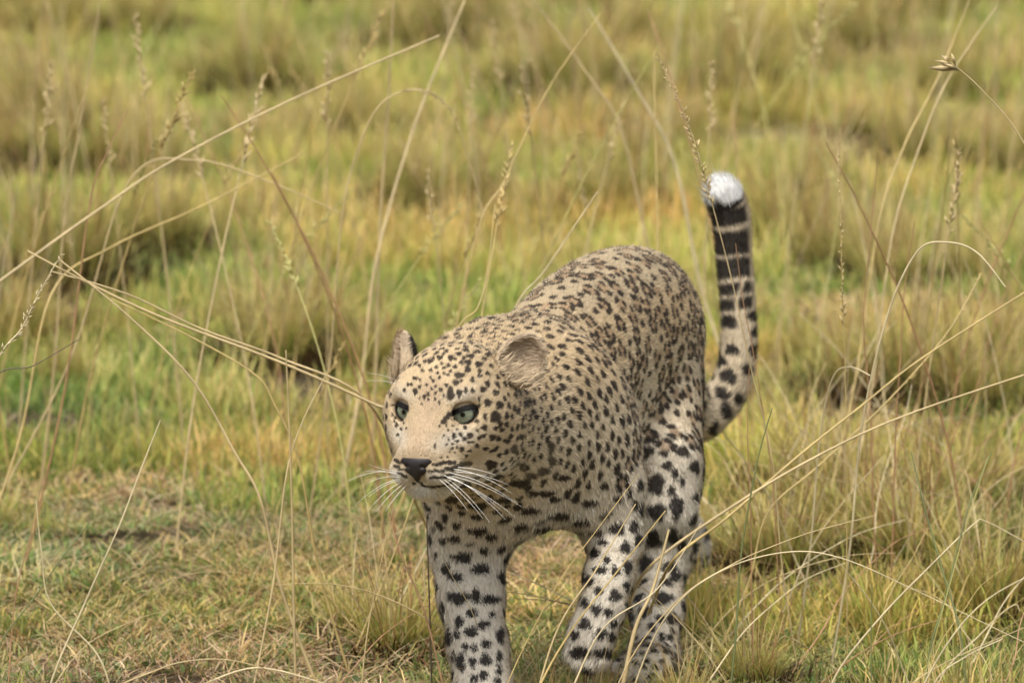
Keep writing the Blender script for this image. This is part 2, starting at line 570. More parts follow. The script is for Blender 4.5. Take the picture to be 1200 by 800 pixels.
# hind leg and lifted foreleg (3.077x from 640,540)
for x, y, w, h in [(393,85,80,78),(450,110,32,42),(465,50,26,50),(435,20,42,36),(487,75,26,42),(400,185,74,66),(470,170,52,90),(385,285,64,72),
 (455,275,46,70),(490,300,30,70),(360,365,58,70),(440,385,68,44),(465,415,52,52),(420,495,80,52),(455,570,48,52),(415,570,42,36),
 (380,600,32,32),(345,655,26,26),(415,635,28,36),(445,635,26,32),(385,685,38,22),(425,685,28,26),(350,740,34,22),(395,745,30,24),
 (310,700,32,22),(345,695,24,20),(420,720,30,20),(320,725,30,18),(380,775,34,22),(430,765,26,30),(290,745,30,16),
 (175,330,42,42),(220,355,32,32),(190,395,64,28),(318,238,36,52),(295,385,36,62),(250,400,36,42),(153,435,36,48),(250,485,48,48),
 (290,450,30,40),(295,560,36,62),(140,590,48,52),(195,620,42,48),(235,635,32,42),(105,628,36,40),(200,690,64,42),(130,690,64,44),
 (100,690,40,40),(185,540,40,44),(225,545,36,34),(140,510,30,44),(240,590,30,36),(185,470,36,34),(230,700,34,36),
 (205,295,40,24),(285,310,40,50),(330,285,30,50),(320,160,26,44),(300,120,24,40),(342,180,20,60)]:
    mark(640 + x / 3.077, 540 + y / 3.077, w / 3.077, h / 3.077)
ntr = len(seeds)

# automatic seeds elsewhere: spacing follows the region
TA = np.array(TLS)
TPY = proj(TA)[1]
def tail_t(P):
    d = np.full(len(P), 9.0)
    t = np.zeros(len(P))
    for i in range(len(TA) - 1):
        a, b = TA[i], TA[i + 1]
        u = np.clip(((P - a) @ (b - a)) / ((b - a) @ (b - a)), 0, 1)
        q = np.linalg.norm(P - a - u[:, None] * (b - a), axis=1)
        m = q < d
        d[m] = q[m]
        t[m] = (i + u[m]) / (len(TA) - 1)
    return t
zz = BV[:, 2]
space = (BW @ np.array([.0125, .0152, .0275, .0275, .029, .029, .027]))
lowb = sstep(.36, .28, zz) * BW[:, R_TORSO] * sstep(-.30, -.15, (BV - WITH) @ HV)
space += lowb * .006
paws = sstep(.10, .05, zz) * (BW[:, R_FORE] + BW[:, R_HIND])
space *= 1 - .5 * paws
shoulder = sstep(-.12, .06, (BV - WITH) @ HV) * BW[:, R_TORSO]
space *= 1 - .40 * shoulder * (1 - lowb)
ttv = tail_t(BV)
spot_ok = ~((BW[:, R_TAIL] > .5) & (np.interp(ttv, np.linspace(0, 1, len(TA)), TPY) < 366) & (ttv > .4))
hl_ = (BV - HC) @ HM.T / HS
muz = (BW[:, R_HEAD] > .5) & (hl_[:, 1] > .045) & (hl_[:, 2] < .015)
spot_ok &= ~muz
spot_ok &= ~((BW[:, R_HEAD] > .5) & (hl_[:, 1] > .02) & (np.abs(hl_[:, 0]) < .062) & (hl_[:, 2] > -.065))
order = rng.permutation(len(BV))
cell = .03
grid = {}
def key(p):
    return tuple(np.floor(p / cell).astype(int))
for (c, e1, e2, r1, r2, ty, sh) in seeds:
    grid.setdefault(key(c), []).append((c[0], c[1], c[2], max(r1, r2) * .95))
okl = spot_ok.tolist()
for i in order.tolist():
    if not okl[i]:
        continue
    p = BV[i]
    s = space[i]
    kx, ky, kz = key(p)
    bad = False
    for a in (-1, 0, 1):
        for b in (-1, 0, 1):
            for c in (-1, 0, 1):
                for q in grid.get((kx + a, ky + b, kz + c), ()):
                    lim = s * .62 + q[3]
                    if (q[0] - p[0]) ** 2 + (q[1] - p[1]) ** 2 + (q[2] - p[2]) ** 2 < lim * lim:
                        bad = True
                        break
                if bad: break
            if bad: break
        if bad: break
    if bad:
        continue
    grid.setdefault((kx, ky, kz), []).append((p[0], p[1], p[2], s * .38))
    reg = int(np.argmax(BW[i]))
    e1 = BFL[i]
    e2 = np.cross(BN[i], e1)
    j = rng.uniform(.8, 1.2)
    ty, sh = 0, 1.0
    if reg in (R_TORSO, R_RUMP) and shoulder[i] < .5 and lowb[i] < .5 and zz[i] > .30:
        ty = 1
        r1, r2 = s * .68 * j, s * .58 * j
        if rng.random() < .15:
            ty, r1, r2 = 0, s * .30, s * .22
    elif reg == R_TAIL:
        r1, r2 = s * .40 * j, s * .50 * j
    elif reg in (R_FORE, R_HIND):
        r1, r2 = s * .33 * j, s * .42 * j
    elif lowb[i] > .5:
        r1, r2, sh = s * .22 * j, s * .46 * j, .85
    else:
        r1, r2 = s * .45 * j, s * .37 * j
    if ty == 1:                                  # rosette: dark dots round a tawny centre
        nd = int(rng.integers(3, 6))
        a0 = rng.uniform(0, 6.283)
        seeds.append((p, e1, e2, s * .46, s * .40, 2, .9))
        for d in range(nd):
            an = a0 + 6.283 * d / nd + rng.normal(0, .22)
            cd, sd2 = math.cos(an), math.sin(an)
            rad_ = e1 * cd + e2 * sd2
            tan_ = e2 * cd - e1 * sd2
            seeds.append((p + rad_ * s * .40 * rng.uniform(.88, 1.12), tan_, rad_, s * .27 * rng.uniform(.8, 1.25), s * .205 * rng.uniform(.85, 1.15), 0, 1.0))
        continue
    seeds.append((p, e1, e2, r1, r2, ty, sh))

SC = np.array([q[0] for q in seeds]); SE1 = np.array([q[1] for q in seeds]); SE2 = np.array([q[2] for q in seeds])
SR1 = np.array([q[3] for q in seeds]); SR2 = np.array([q[4] for q in seeds])
ST = np.array([q[5] for q in seeds]); SS = np.array([q[6] for q in seeds])
SPH = rng.uniform(0, 6.28, len(seeds))
kd = KDTree(len(SC))
for i, p in enumerate(SC):
    kd.insert(p, i)
kd.balance()

TAN = np.array([.50, .365, .205]); TANB = np.array([.41, .325, .205]); PALE = np.array([.66, .555, .395]); WHITE = np.array([.76, .71, .61])
INK = np.array([.016, .012, .010]); BRN = np.array([.29, .185, .10])
def coat(P, N, Wt):
    n = len(P)
    z = P[:, 2]
    hl = (P - HC) @ HM.T / HS
    head, neck, torso, rump, fore, hind, tail = Wt.T
    c = np.tile(TAN, (n, 1))
    mixin = lambda col, w: c + (col - c) * np.clip(w, 0, 1)[:, None]
    nz = snoise(P, 60) * .08
    c = mixin(TANB, sstep(.50, .57, z + nz * .1) * (torso + rump) * .9)
    c = mixin(PALE, sstep(.53, .38, z + nz * .3) * (torso + rump + neck) * .9)
    c = mixin(WHITE, sstep(.36, .27, z + nz * .2) * (torso + rump + neck) * .85)
    c = mixin(PALE, (fore + hind) * (.55 + .3 * sstep(.0, .7, -(N @ LV) * np.sign((P - WITH) @ LV) + nz)))
    c = mixin(WHITE, (fore + hind) * (.20 + .5 * sstep(-.2, .7, -N[:, 1])))
    tt = tail_t(P)
    c = mixin(PALE, tail * .8)
    # head
    c = mixin(np.array([.53, .405, .245]), head * .9)
    low = sstep(-.02, -.055, hl[:, 2] + nz * .02)
    c = mixin(PALE, head * low * .9)
    c = mixin(WHITE, head * sstep(-.050, -.066, hl[:, 2]) * .9)                    # chin and throat
    pad = np.exp(-(((np.abs(hl[:, 0]) - .022) / .018) ** 2 + ((hl[:, 1] - .105) / .03) ** 2 + ((hl[:, 2] + .052) / .014) ** 2))
    c = mixin(WHITE, head * pad * .9)
    ue = np.exp(-(((np.abs(hl[:, 0]) - .036) / .022) ** 2 + ((hl[:, 2] + .006) / .010) ** 2)) * (hl[:, 1] > .0)
    oe = np.exp(-(((np.abs(hl[:, 0]) - .036) / .020) ** 2 + ((hl[:, 2] - .041) / .008) ** 2)) * (hl[:, 1] > .0)
    c = mixin(WHITE, head * (ue * .55 + oe * .40) * (1 + 2 * nz))
    br = np.exp(-((hl[:, 0] / .020) ** 2)) * sstep(.03, .06, hl[:, 1]) * sstep(-.04, -.02, hl[:, 2])
    c = mixin(np.array([.40, .29, .185]), head * br * .8)
    # markings
    dark = np.zeros(n)
    brown = np.zeros(n)
    jit = P + rng.normal(0, 1, P.shape) * (.0008 - .0005 * head + .0006 * (fore + hind))[:, None]
    for r0 in range(0, n, 50000):
        sl_ = slice(r0, min(r0 + 50000, n))
        idx = np.array([[q[1] for q in kd.find_n(p, 9)] for p in jit[sl_].tolist()])
        d = jit[sl_][:, None, :] - SC[idx]
        a = (d * SE1[idx]).sum(2) / SR1[idx]
        b = (d * SE2[idx]).sum(2) / SR2[idx]
        far = np.linalg.norm(d, axis=2) / np.maximum(SR1[idx], SR2[idx])
        ang = np.arctan2(b, a)
        ph = SPH[idx]
        q = np.sqrt(a * a + b * b) * (1 + .12 * np.sin(3 * ang + ph) + .07 * np.sin(5 * ang + 2 * ph))
        solid = (1 - sstep(.82, 1.12, q)) * (far < 2.2) * SS[idx]
        isr = ST[idx] == 2
        dark[sl_] = np.where(isr, 0, solid).max(1)
        brown[sl_] = (isr * (1 - sstep(.75, 1.1, q))).max(1)
    c = mixin(BRN * 1.1, brown * .7)
    # tail bands and tip
    sm = tail > .5
    hy = np.interp(tt, np.linspace(0, 1, len(TA)), TPY) + nz * 30
    band = np.maximum.reduce([sstep(a - 2, a + 2, hy) * (1 - sstep(b - 2, b + 2, hy)) for a, b in ((214, 238), (240, 263), (268, 296), (300, 327), (332, 347), (350, 363))])
    gap = np.exp(-((N @ RT - .15 + .25 * np.sin(hy * .11)) / .10) ** 2) * sstep(325, 335, hy)
    band = band * (1 - gap)
    fr_ = (N @ RT)
    band *= sstep(.97, .72, fr_)
    dark = np.where(sm & (tt > .4) & (hy < 366), band, dark)
    tipw = sm * sstep(.962, .978, tt + .035 * N[:, 2] + .03 * sstep(.1, .7, N @ RT) - .016 * sstep(.2, 1, -N[:, 1]) + .016 * snoise(P, 170, 2.0))
    dark *= 1 - tipw
    inkc = INK + (BRN * .45 - INK) * np.clip((1 - fore - hind - tail) * .12, 0, 1)[:, None]
    c = c + (inkc - c) * (dark * .97)[:, None]
    c = mixin(np.array([.85, .84, .81]), tipw)
    back = sstep(.52, .575, z) * (torso + rump)
    c = c * (1 + .09 * snoise(P, 25, 3.0) + head * .07 * snoise(P, 210, 1.0))[:, None]
    return np.clip(c, 0, 1)

BASE = np.array([0.10, 0.35, 0.0])
leo = bpy.data.objects.new('leopard', None)
COL.objects.link(leo)
leo.location = BASE
leo.empty_display_size = .3
tag(leo, 'spotted leopard walking through grass with its tail raised and one forepaw lifted', 'leopard')
M_coat = mat('coat', rough=.75, spec=.15, attr='coat')
M_fur = mat('fur', rough=.55, spec=.22, attr='coat')
body_c = coat(BV, BN, BW)
bm_ = mk_mesh('body', BV - BASE, BF)
set_col(bm_, body_c * .9)
body = add('body', bm_, M_coat, leo)

# ---------------------------------------------------------------- fur
def strands(P, N, T, C, L, Wd, lift, name, parent, material, jitter=.35):
    n = len(P)
    T = nrm(T + rng.normal(0, jitter * .5, T.shape))
    T = nrm(T - N * (T * N).sum(1, keepdims=True))
    L = L[:, None]
    lf = (lift * rng.uniform(.6, 1.5, n))[:, None]
    d0 = nrm(T + N * lf * 1.5)
    d1 = nrm(T + N * lf * .55 + rng.normal(0, .12, T.shape))
    side = nrm(np.cross(T, N) + rng.normal(0, .25, T.shape)) * Wd[:, None] * .5
    p0 = P - N * .0006
    p1 = p0 + d0 * L * .5
    p2 = p1 + d1 * L * .5
    V = np.stack([p0 - side, p0 + side, p1 - side * .8, p1 + side * .8, p2], 1).reshape(-1, 3)
    b = np.arange(n)[:, None] * 5
    F = np.concatenate([b + np.array([[0, 1, 3]]), b + np.array([[0, 3, 2]]), b + np.array([[2, 3, 4]])])
    me = mk_mesh(name, V - BASE, F)
    CC = np.repeat(C, 5, 0).reshape(n, 5, 3)
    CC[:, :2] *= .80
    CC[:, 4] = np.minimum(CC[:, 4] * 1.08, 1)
    set_col(me, CC.reshape(-1, 3))
    nn = np.repeat(nrm(N + rng.normal(0, .30, N.shape)), 5, 0)
    me.normals_split_custom_set_from_vertices(nn.astype(np.float32))
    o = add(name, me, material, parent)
    o['kind'] = 'stuff'
    return o

tri = np.concatenate([BF[:, [0, 1, 2]], BF[:, [0, 2, 3]]])
ar = .5 * np.linalg.norm(np.cross(BV[tri[:, 1]] - BV[tri[:, 0]], BV[tri[:, 2]] - BV[tri[:, 0]]), axis=1)
hw = BW[tri[:, 0], R_HEAD]
den = ar * (1 + 2.0 * hw) * (.45 + .55 * (facing[tri[:, 0]] > -.25))
NST = 430000
pick = rng.choice(len(tri), NST, p=den / den.sum())
u = rng.random((NST, 2))
su = np.sqrt(u[:, 0])
bc = np.stack([1 - su, su * (1 - u[:, 1]), su * u[:, 1]], 1)
def lerp(A):
    return (A[tri[pick]] * bc[:, :, None]).sum(1)
FP, FN, FT, FWt = lerp(BV), nrm(lerp(BN)), lerp(BFL), lerp(BW)
fhl = (FP - HC) @ HM.T / HS
FL_ = FWt @ np.array([.0070, .0080, .0066, .0070, .0088, .0088, .0110])
front = FWt[:, R_HEAD] * sstep(-.01, .06, fhl[:, 1])
FL_ = FL_ * (1 - front) + front * .0050
FL_ += front * sstep(-.055, -.07, fhl[:, 2]) * .006
FL_ += sstep(.34, .26, FP[:, 2]) * (FWt[:, R_TORSO]) * .010
FL_ += FWt[:, R_HEAD] * sstep(.0, -.05, fhl[:, 1]) * .003
tipf = FWt[:, R_TAIL] * sstep(.90, .98, tail_t(FP))
FL_ += tipf * .007
guard = (rng.random(NST) < .025) & (FWt[:, R_HEAD] < .5)
FL_ *= rng.uniform(.7, 1.35, NST) * np.where(guard, 1.5, 1.0)
FC = coat(FP + nrm(FT) * FL_[:, None] * .45, FN, FWt) * rng.uniform(.76, 1.22, (NST, 1))
lift = np.full(NST, .34) - .14 * FWt[:, R_HEAD] + .10 * FWt[:, R_TAIL] + np.where(guard, .35, 0) + .25 * tipf
# keep the eyes clear
keep = np.ones(NST, bool)
for s in (-1, 1):
    keep &= np.linalg.norm(FP - Hd(s * .0345, .0415, .0165), axis=1) > .0208 * HS
keep &= np.linalg.norm((fhl - np.array([0, .119, -.030])) / np.array([.019, .02, .012]), axis=1) > 1
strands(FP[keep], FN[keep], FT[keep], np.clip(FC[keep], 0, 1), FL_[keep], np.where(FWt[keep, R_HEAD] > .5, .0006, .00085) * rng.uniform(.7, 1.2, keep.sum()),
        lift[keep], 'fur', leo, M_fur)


# ---------------------------------------------------------------- eyes
def field_mesh(fn, lo, hi, h):
    lo, hi = np.asarray(lo, float), np.asarray(hi, float)
    n = np.ceil((hi - lo) / h).astype(int) + 1
    G = np.stack(np.meshgrid(*[lo[i] + h * np.arange(n[i]) for i in range(3)], indexing='ij'), -1)
    return surface_net(fn(G).astype(np.float32), lo, h)
def cap(c, ax, r, amax, nr=10, ns=40, ex=1.0):
    ax = nrm(ax)
    e1 = nrm(np.cross(ZV, ax))
    e2 = np.cross(ax, e1)
    V, F = [c + ax * r], []
    for i in range(1, nr + 1):
        a = amax * i / nr
        for j in range(ns):
            b = 2 * math.pi * j / ns
            V.append(c + r * (math.cos(a) * ax + math.sin(a) * (math.cos(b) * e1 * ex + math.sin(b) * e2)))
    for j in range(ns):
        F.append((0, 1 + j, 1 + (j + 1) % ns, 1 + (j + 1) % ns))
    T = [(f[0], f[1], f[2]) for f in F]
    for i in range(nr - 1):
        for j in range(ns):
            a, b = 1 + i * ns + j, 1 + i * ns + (j + 1) % ns
            c_, d = a + ns, b + ns
            T += [(a, c_, d), (a, d, b)]
    return np.array(V), np.array(T)
M_eye = mat('eye_dark', (.012, .009, .007), rough=.08, spec=.5)
M_pupil = mat('pupil', (.004, .004, .004), rough=.06, spec=.5)
M_iris = mat('iris', rough=.07, spec=.5, attr='coat')
M_lid = mat('eyelid', rough=.6, spec=.2, attr='coat')
M_nose = mat('nose_leather', (.014, .010, .009), rough=.5, spec=.4)
nt = M_nose.node_tree
tn = nt.nodes.new('ShaderNodeTexVoronoi'); tn.inputs['Scale'].default_value = 700
bp = nt.nodes.new('ShaderNodeBump'); bp.inputs['Strength'].default_value = .25; bp.inputs['Distance'].default_value = .0008
tc = nt.nodes.new('ShaderNodeTexCoord')
nt.links.new(tc.outputs['Object'], tn.inputs['Vector']); nt.links.new(tn.outputs['Distance'], bp.inputs['Height'])
nt.links.new(bp.outputs[0], nt.nodes['Principled BSDF'].inputs['Normal'])
ER = .0200 * HS
for s in (-1, 1):
    ec = Hd(s * .0345, .0306, .0165)
    ef = nrm(HF + s * .20 * HR - .04 * HU)
    er = nrm(HR - ef * (HR @ ef)) * s            # towards the outer corner
    eu = np.cross(er, ef) * s
    if eu @ HU < 0: eu = -eu
    V, T = cap(ec, ef, ER, 2.2, 16, 36)
    eye = add('eye', mk_mesh('eye', V - BASE, T), M_eye, leo)
    gz = nrm(ef + .02 * eu - .04 * HR)
    V, T = cap(ec, gz, ER * 1.006, .69, 10, 44)
    me = mk_mesh('iris', V - BASE, T)
    a = np.arccos(np.clip(nrm(V - ec) @ gz, -1, 1)) / .69
    th = np.arctan2((V - ec) @ eu, (V - ec) @ er)
    ic = np.array([.20, .225, .155])[None] * (1 + .22 * np.sin(th * 17) * np.sin(th * 7 + 1))[:, None]
    ic = ic * (1 - .75 * sstep(.80, 1.0, a))[:, None] * (1 - .35 * sstep(.55, .25, a))[:, None]
    set_col(me, ic)
    add('iris', me, M_iris, eye)
    V, T = cap(ec, nrm(gz + .05 * eu), ER * 1.010, .15, 6, 24)
    add('pupil', mk_mesh('pupil', V - BASE, T), M_pupil, eye)
    A = 1.06
    def opening(Q):
        q = Q - ec
        x, y, z = q @ er, q @ eu, q @ ef
        r = np.sqrt(x * x + y * y + z * z) + 1e-9
        a = (np.arctan2(x, z) + .06) / A
        b = np.arcsin(np.clip(y / r, -1, 1))
        cl = .32 * a - .05
        k = np.clip(1 - a * a, -1, 1)
        o = np.maximum(b - (cl + .30 * k), (cl - .44 * k) - b)     # <0 inside the opening
        return np.where(z > 0, o, 1.0), r, a, b - cl
    def lidf(G):
        o, r, a, b = opening(G)
        sh = np.abs(r - .0237) - .0009
        d = smax(sh, -o * .0237, .0010)
        return np.maximum(d, -((G - ec) @ ef + .004))
    V, F, N = field_mesh(lidf, ec - .030, ec + .030, .0008)
    me = mk_mesh('eyelid', V - BASE, F)
    o, r, a, b = opening(V)
    thr = .17 + .17 * (b > 0) + .34 * np.exp(-((a + 1.1) / .40) ** 2) * (b < .10) + .26 * np.exp(-((a - 1.1) / .32) ** 2) * (np.abs(b) < .2)
    blk = (1 - sstep(thr * .8, thr * 1.25, o + rng.normal(0, .012, len(o))))[:, None]
    basec = np.where((b > 0)[:, None], np.array([.56, .44, .29]), PALE * 1.02)
    set_col(me, basec + (np.array([.010, .008, .007]) - basec) * blk)
    lid = add('eyelid', me, M_lid, eye)
    CL = basec + (np.array([.010, .008, .007]) - basec) * blk
    okv = np.where((o > .03) & (N @ ef > .0) & (r > .0237))[0]
    pk = rng.choice(okv, 2600)
    TT = (V[pk] - ec) - ef * ((V[pk] - ec) @ ef)[:, None] - HF * .006
    strands(V[pk], N[pk], TT - N[pk] * (TT * N[pk]).sum(1, keepdims=True), np.clip(CL[pk] * rng.uniform(.75, 1.2, (2600, 1)), 0, 1),
            rng.uniform(.002, .0042, 2600), np.full(2600, .0005), np.full(2600, .30), 'lid_fur', eye, M_fur)

# ---------------------------------------------------------------- nose leather
def nosef(G):
    q = (G - HC) @ HM.T / HS
    e = lambda c, r: (lambda k0, k1: k0 * (k0 - 1) / k1)(np.linalg.norm((q - c) / r, axis=-1), np.linalg.norm((q - c) / np.square(r), axis=-1) + 1e-9)
    d = e(np.array([0, .1165, -.0255]), np.array([.0205, .0070, .0080]))
    d = smin(d, e(np.array([0, .1190, -.0340]), np.array([.0140, .0065, .0105])), .006)
    d = smin(d, e(np.array([0, .1170, -.0430]), np.array([.0042, .0065, .0090])), .005)
    for s in (-1, 1):
        d = smax(d, -e(np.array([s * .0105, .1265, -.0310]), np.array([.0042, .0050, .0026])), .002)
        d = smax(d, -e(np.array([s * .0155, .1225, -.0335]), np.array([.0035, .0050, .0018])), .002)
    return d * HS
ncn = Hd(0, .112, -.034)
V, F, N = field_mesh(nosef, ncn - .032, ncn + .032, .001)
add('nose', mk_mesh('nose', V - BASE, F), M_nose, leo)

# ---------------------------------------------------------------- ears
def make_ear(c, ef, eu, w, d, h, inner, back):
    ef = nrm(ef); eu = nrm(eu - ef * (np.asarray(eu) @ ef)); er = np.cross(eu, ef)
    R = np.stack([er, ef, eu])
    def taper(G):
        q = (G - c) @ R.T
        q[..., 0] = q[..., 0] / (1.0 - .30 * q[..., 2] / h)
        return c + q @ R
    def fn(G):
        G = taper(G)
        return smax(sd_ell(G, c, R, np.array([w, d, h])), -sd_ell(G, c + ef * d * .62 + eu * h * .02, R, np.array([w * .90, d, h * .92])), .003)
    V, F, N = field_mesh(fn, c - .06, c + .06, .0015)
    q = (V - c) @ R.T
    inside = (N @ ef) > .05
    dep = sstep(.004, -.012, q[:, 1])
    rad = np.sqrt((q[:, 0] / w) ** 2 + (q[:, 2] / h) ** 2)
    C = np.where(inside[:, None], inner + (np.array([.09, .05, .035]) - inner) * (dep * sstep(.55, .15, np.sqrt((q[:, 0] / w) ** 2 + (q[:, 2] / h + .45) ** 2)))[:, None], back)
    rim = sstep(.80, .97, rad)[:, None]
    C = C + (np.array([.62, .49, .33]) - C) * rim
    C = np.where(((~inside) & (q[:, 2] < -.2 * h))[:, None], TAN, C)
    me = mk_mesh('ear', V - BASE, F)
    set_col(me, C * .9)
    o = add('ear', me, M_coat, leo)
    n = 9000
    tri_ = np.concatenate([F[:, [0, 1, 2]], F[:, [0, 2, 3]]])
    a_ = np.linalg.norm(np.cross(V[tri_[:, 1]] - V[tri_[:, 0]], V[tri_[:, 2]] - V[tri_[:, 0]]), axis=1)
    pk = tri_[rng.choice(len(tri_), n, p=a_ / a_.sum())][:, 0]
    T = np.where(inside[pk][:, None], eu * .5 + er * np.sign(er @ RT) * .9, eu)
    L = np.where(inside[pk], rng.uniform(.006, .016, n), rng.uniform(.004, .008, n))
    fo = strands(V[pk], N[pk], T - N[pk] * (T * N[pk]).sum(1, keepdims=True) + 1e-5, np.clip(C[pk] * rng.uniform(.8, 1.25, (n, 1)), 0, 1), L,
            np.full(n, .0006), np.full(n, .45), 'ear_fur', o, M_fur)
    # long pale tuft at the front base of the ear
    m = 330
    base = c - eu * h * rng.uniform(.35, 1.0, (m, 1)) + er * w * rng.uniform(-.9, .9, (m, 1)) + ef * d * rng.uniform(.1, .8, (m, 1))
    T = nrm(eu * rng.uniform(.3, 1.0, (m, 1)) + er * np.sign(er @ RT) * rng.uniform(.1, .9, (m, 1)))
    NN = nrm(np.tile(ef, (m, 1)) + .2 * eu)
    strands(base, NN, T - NN * (T * NN).sum(1, keepdims=True), np.clip(PALE * np.array([.92, .84, .76]) * rng.uniform(.6, 1.15, (m, 1)), 0, 1), rng.uniform(.012, .028, m),
            np.full(m, .0007), np.full(m, .25), 'ear_tuft', o, M_fur)
    return o
INN = np.array([.46, .345, .23])
make_ear(W(611, 421, -.160), -FW + .12 * RT, .50 * RT + UP, .0330, .020, .0370, INN, np.array([.02, .015, .012]))
make_ear(W(471, 420, -.110), -.20 * FW - .95 * RT + .05 * UP, -.38 * RT + UP, .0290, .020, .0370, INN, np.array([.02, .015, .012]))

# ---------------------------------------------------------------- whiskers
M_wh = mat('whisker', (.80, .78, .72), rough=.35, spec=.4)
def tube(pts, r0, r1, seg=10, ns=5):
    pts = [np.asarray(p, float) for p in pts]
    C, K = [], len(pts)
    for i in range(K - 1):
        p0, p1, p2, p3 = pts[max(i - 1, 0)], pts[i], pts[i + 1], pts[min(i + 2, K - 1)]
        for j in range(seg):
            t = j / seg
            C.append(.5 * (2 * p1 + (p2 - p0) * t + (2 * p0 - 5 * p1 + 4 * p2 - p3) * t * t + (3 * p1 - p0 - 3 * p2 + p3) * t ** 3))
    C.append(pts[-1])
    C = np.array(C)
    n = len(C)
    Tn = nrm(np.gradient(C, axis=0))
    e1 = nrm(np.cross(Tn, np.array([.31, .87, .17])))
    e2 = np.cross(Tn, e1)
    rr = np.linspace(r0, r1, n)[:, None]
    V = np.stack([C + rr * (math.cos(2 * math.pi * k / ns) * e1 + math.sin(2 * math.pi * k / ns) * e2) for k in range(ns)], 1).reshape(-1, 3)
    F = []
    for i in range(n - 1):
        for k in range(ns):
            F.append((i * ns + k, i * ns + (k + 1) % ns, (i + 1) * ns + (k + 1) % ns, (i + 1) * ns + k))
    return V, np.array(F), C
def whisker(px, py, tx, ty, sag, dy, r=.00040):
    i = surf(px, py)
    a = BV[i] - BN[i] * .001
    b = W(tx, ty, a[1] + dy)
    m1 = a * .62 + b * .38 + UP * sag
    m2 = a * .25 + b * .75 + UP * sag * .75
    V, F, C = tube([a, m1, m2, b], r, r * .25, 6, 4)
    add('whisker', mk_mesh('whisker', V - BASE, F), M_wh, leo)
for q in [(527,553,606,589,.006,-.02),(531,549,600,578,.006,-.03),(529,557,612,594,.005,.0),(526,558,592,608,.006,-.03),(523,560,604,606,.006,-.01),
          (519,561,566,607,.004,-.04),(521,556,586,596,.005,-.05),(533,552,596,568,.004,-.01),(514,562,548,598,.003,-.05),(525,562,574,612,.005,-.02),
          (536,547,580,556,.002,-.02),
          (466,553,430,543,-.002,-.03),(468,557,428,552,.003,-.02),(469,560,430,566,.004,-.03),(470,562,432,582,.004,-.04),(472,564,431,598,.004,-.02),
          (473,566,440,600,.003,-.05),(467,555,408,563,.006,.0),(471,561,418,590,.006,.01),(476,568,452,598,.002,-.05)]:
    whisker(*q)
for q in [(466,446,430,437,.002,-.03),(465,449,428,446,.002,-.02),(548,462,566,436,.002,-.04)]:
    whisker(*q, r=.0003)


# ================================================================== GRASS
def grass_mat(name, inst):
    m = bpy.data.materials.new(name)
    m.use_nodes = True
    nt = m.node_tree
    b = nt.nodes['Principled BSDF']
    b.inputs['Roughness'].default_value = .55
    b.inputs['Specular IOR Level'].default_value = .25
    a = nt.nodes.new('ShaderNodeAttribute')
    a.attribute_name = 'coat'
    src = a.outputs['Color']
    if inst:
        t = nt.nodes.new('ShaderNodeAttribute')
        t.attribute_type = 'INSTANCER'
        t.attribute_name = 'tint'
        mu = nt.nodes.new('ShaderNodeMix')
        mu.data_type = 'RGBA'
        mu.blend_type = 'MULTIPLY'
        mu.inputs[0].default_value = 1
        nt.links.new(src, mu.inputs[6])
        nt.links.new(t.outputs['Color'], mu.inputs[7])
        src = mu.outputs[2]
    tr = nt.nodes.new('ShaderNodeBsdfTranslucent')
    mx = nt.nodes.new('ShaderNodeMixShader')
    mx.inputs[0].default_value = .38
    nt.links.new(src, b.inputs['Base Color'])
    nt.links.new(src, tr.inputs['Color'])
    nt.links.new(b.outputs[0], mx.inputs[1])
    nt.links.new(tr.outputs[0], mx.inputs[2])
    nt.links.new(mx.outputs[0], nt.nodes['Material Output'].inputs['Surface'])
    return m
M_gi = grass_mat('grass_blades', True)
M_gs = grass_mat('grass_straw', False)
GREEN = np.array([[.16, .23, .045], [.21, .27, .055], [.26, .31, .07], [.13, .18, .05]])
OLIVE = np.array([[.36, .35, .085], [.42, .37, .11], [.30, .32, .075]])
GOLD = np.array([[.50, .38, .13], [.54, .42, .16], [.44, .32, .10], [.50, .40, .18]])
STRAW = np.array([[.56, .44, .24], [.62, .50, .29], [.50, .38, .20]])
RUST = np.array([[.22, .12, .05], [.16, .085, .04], [.30, .17, .075]])
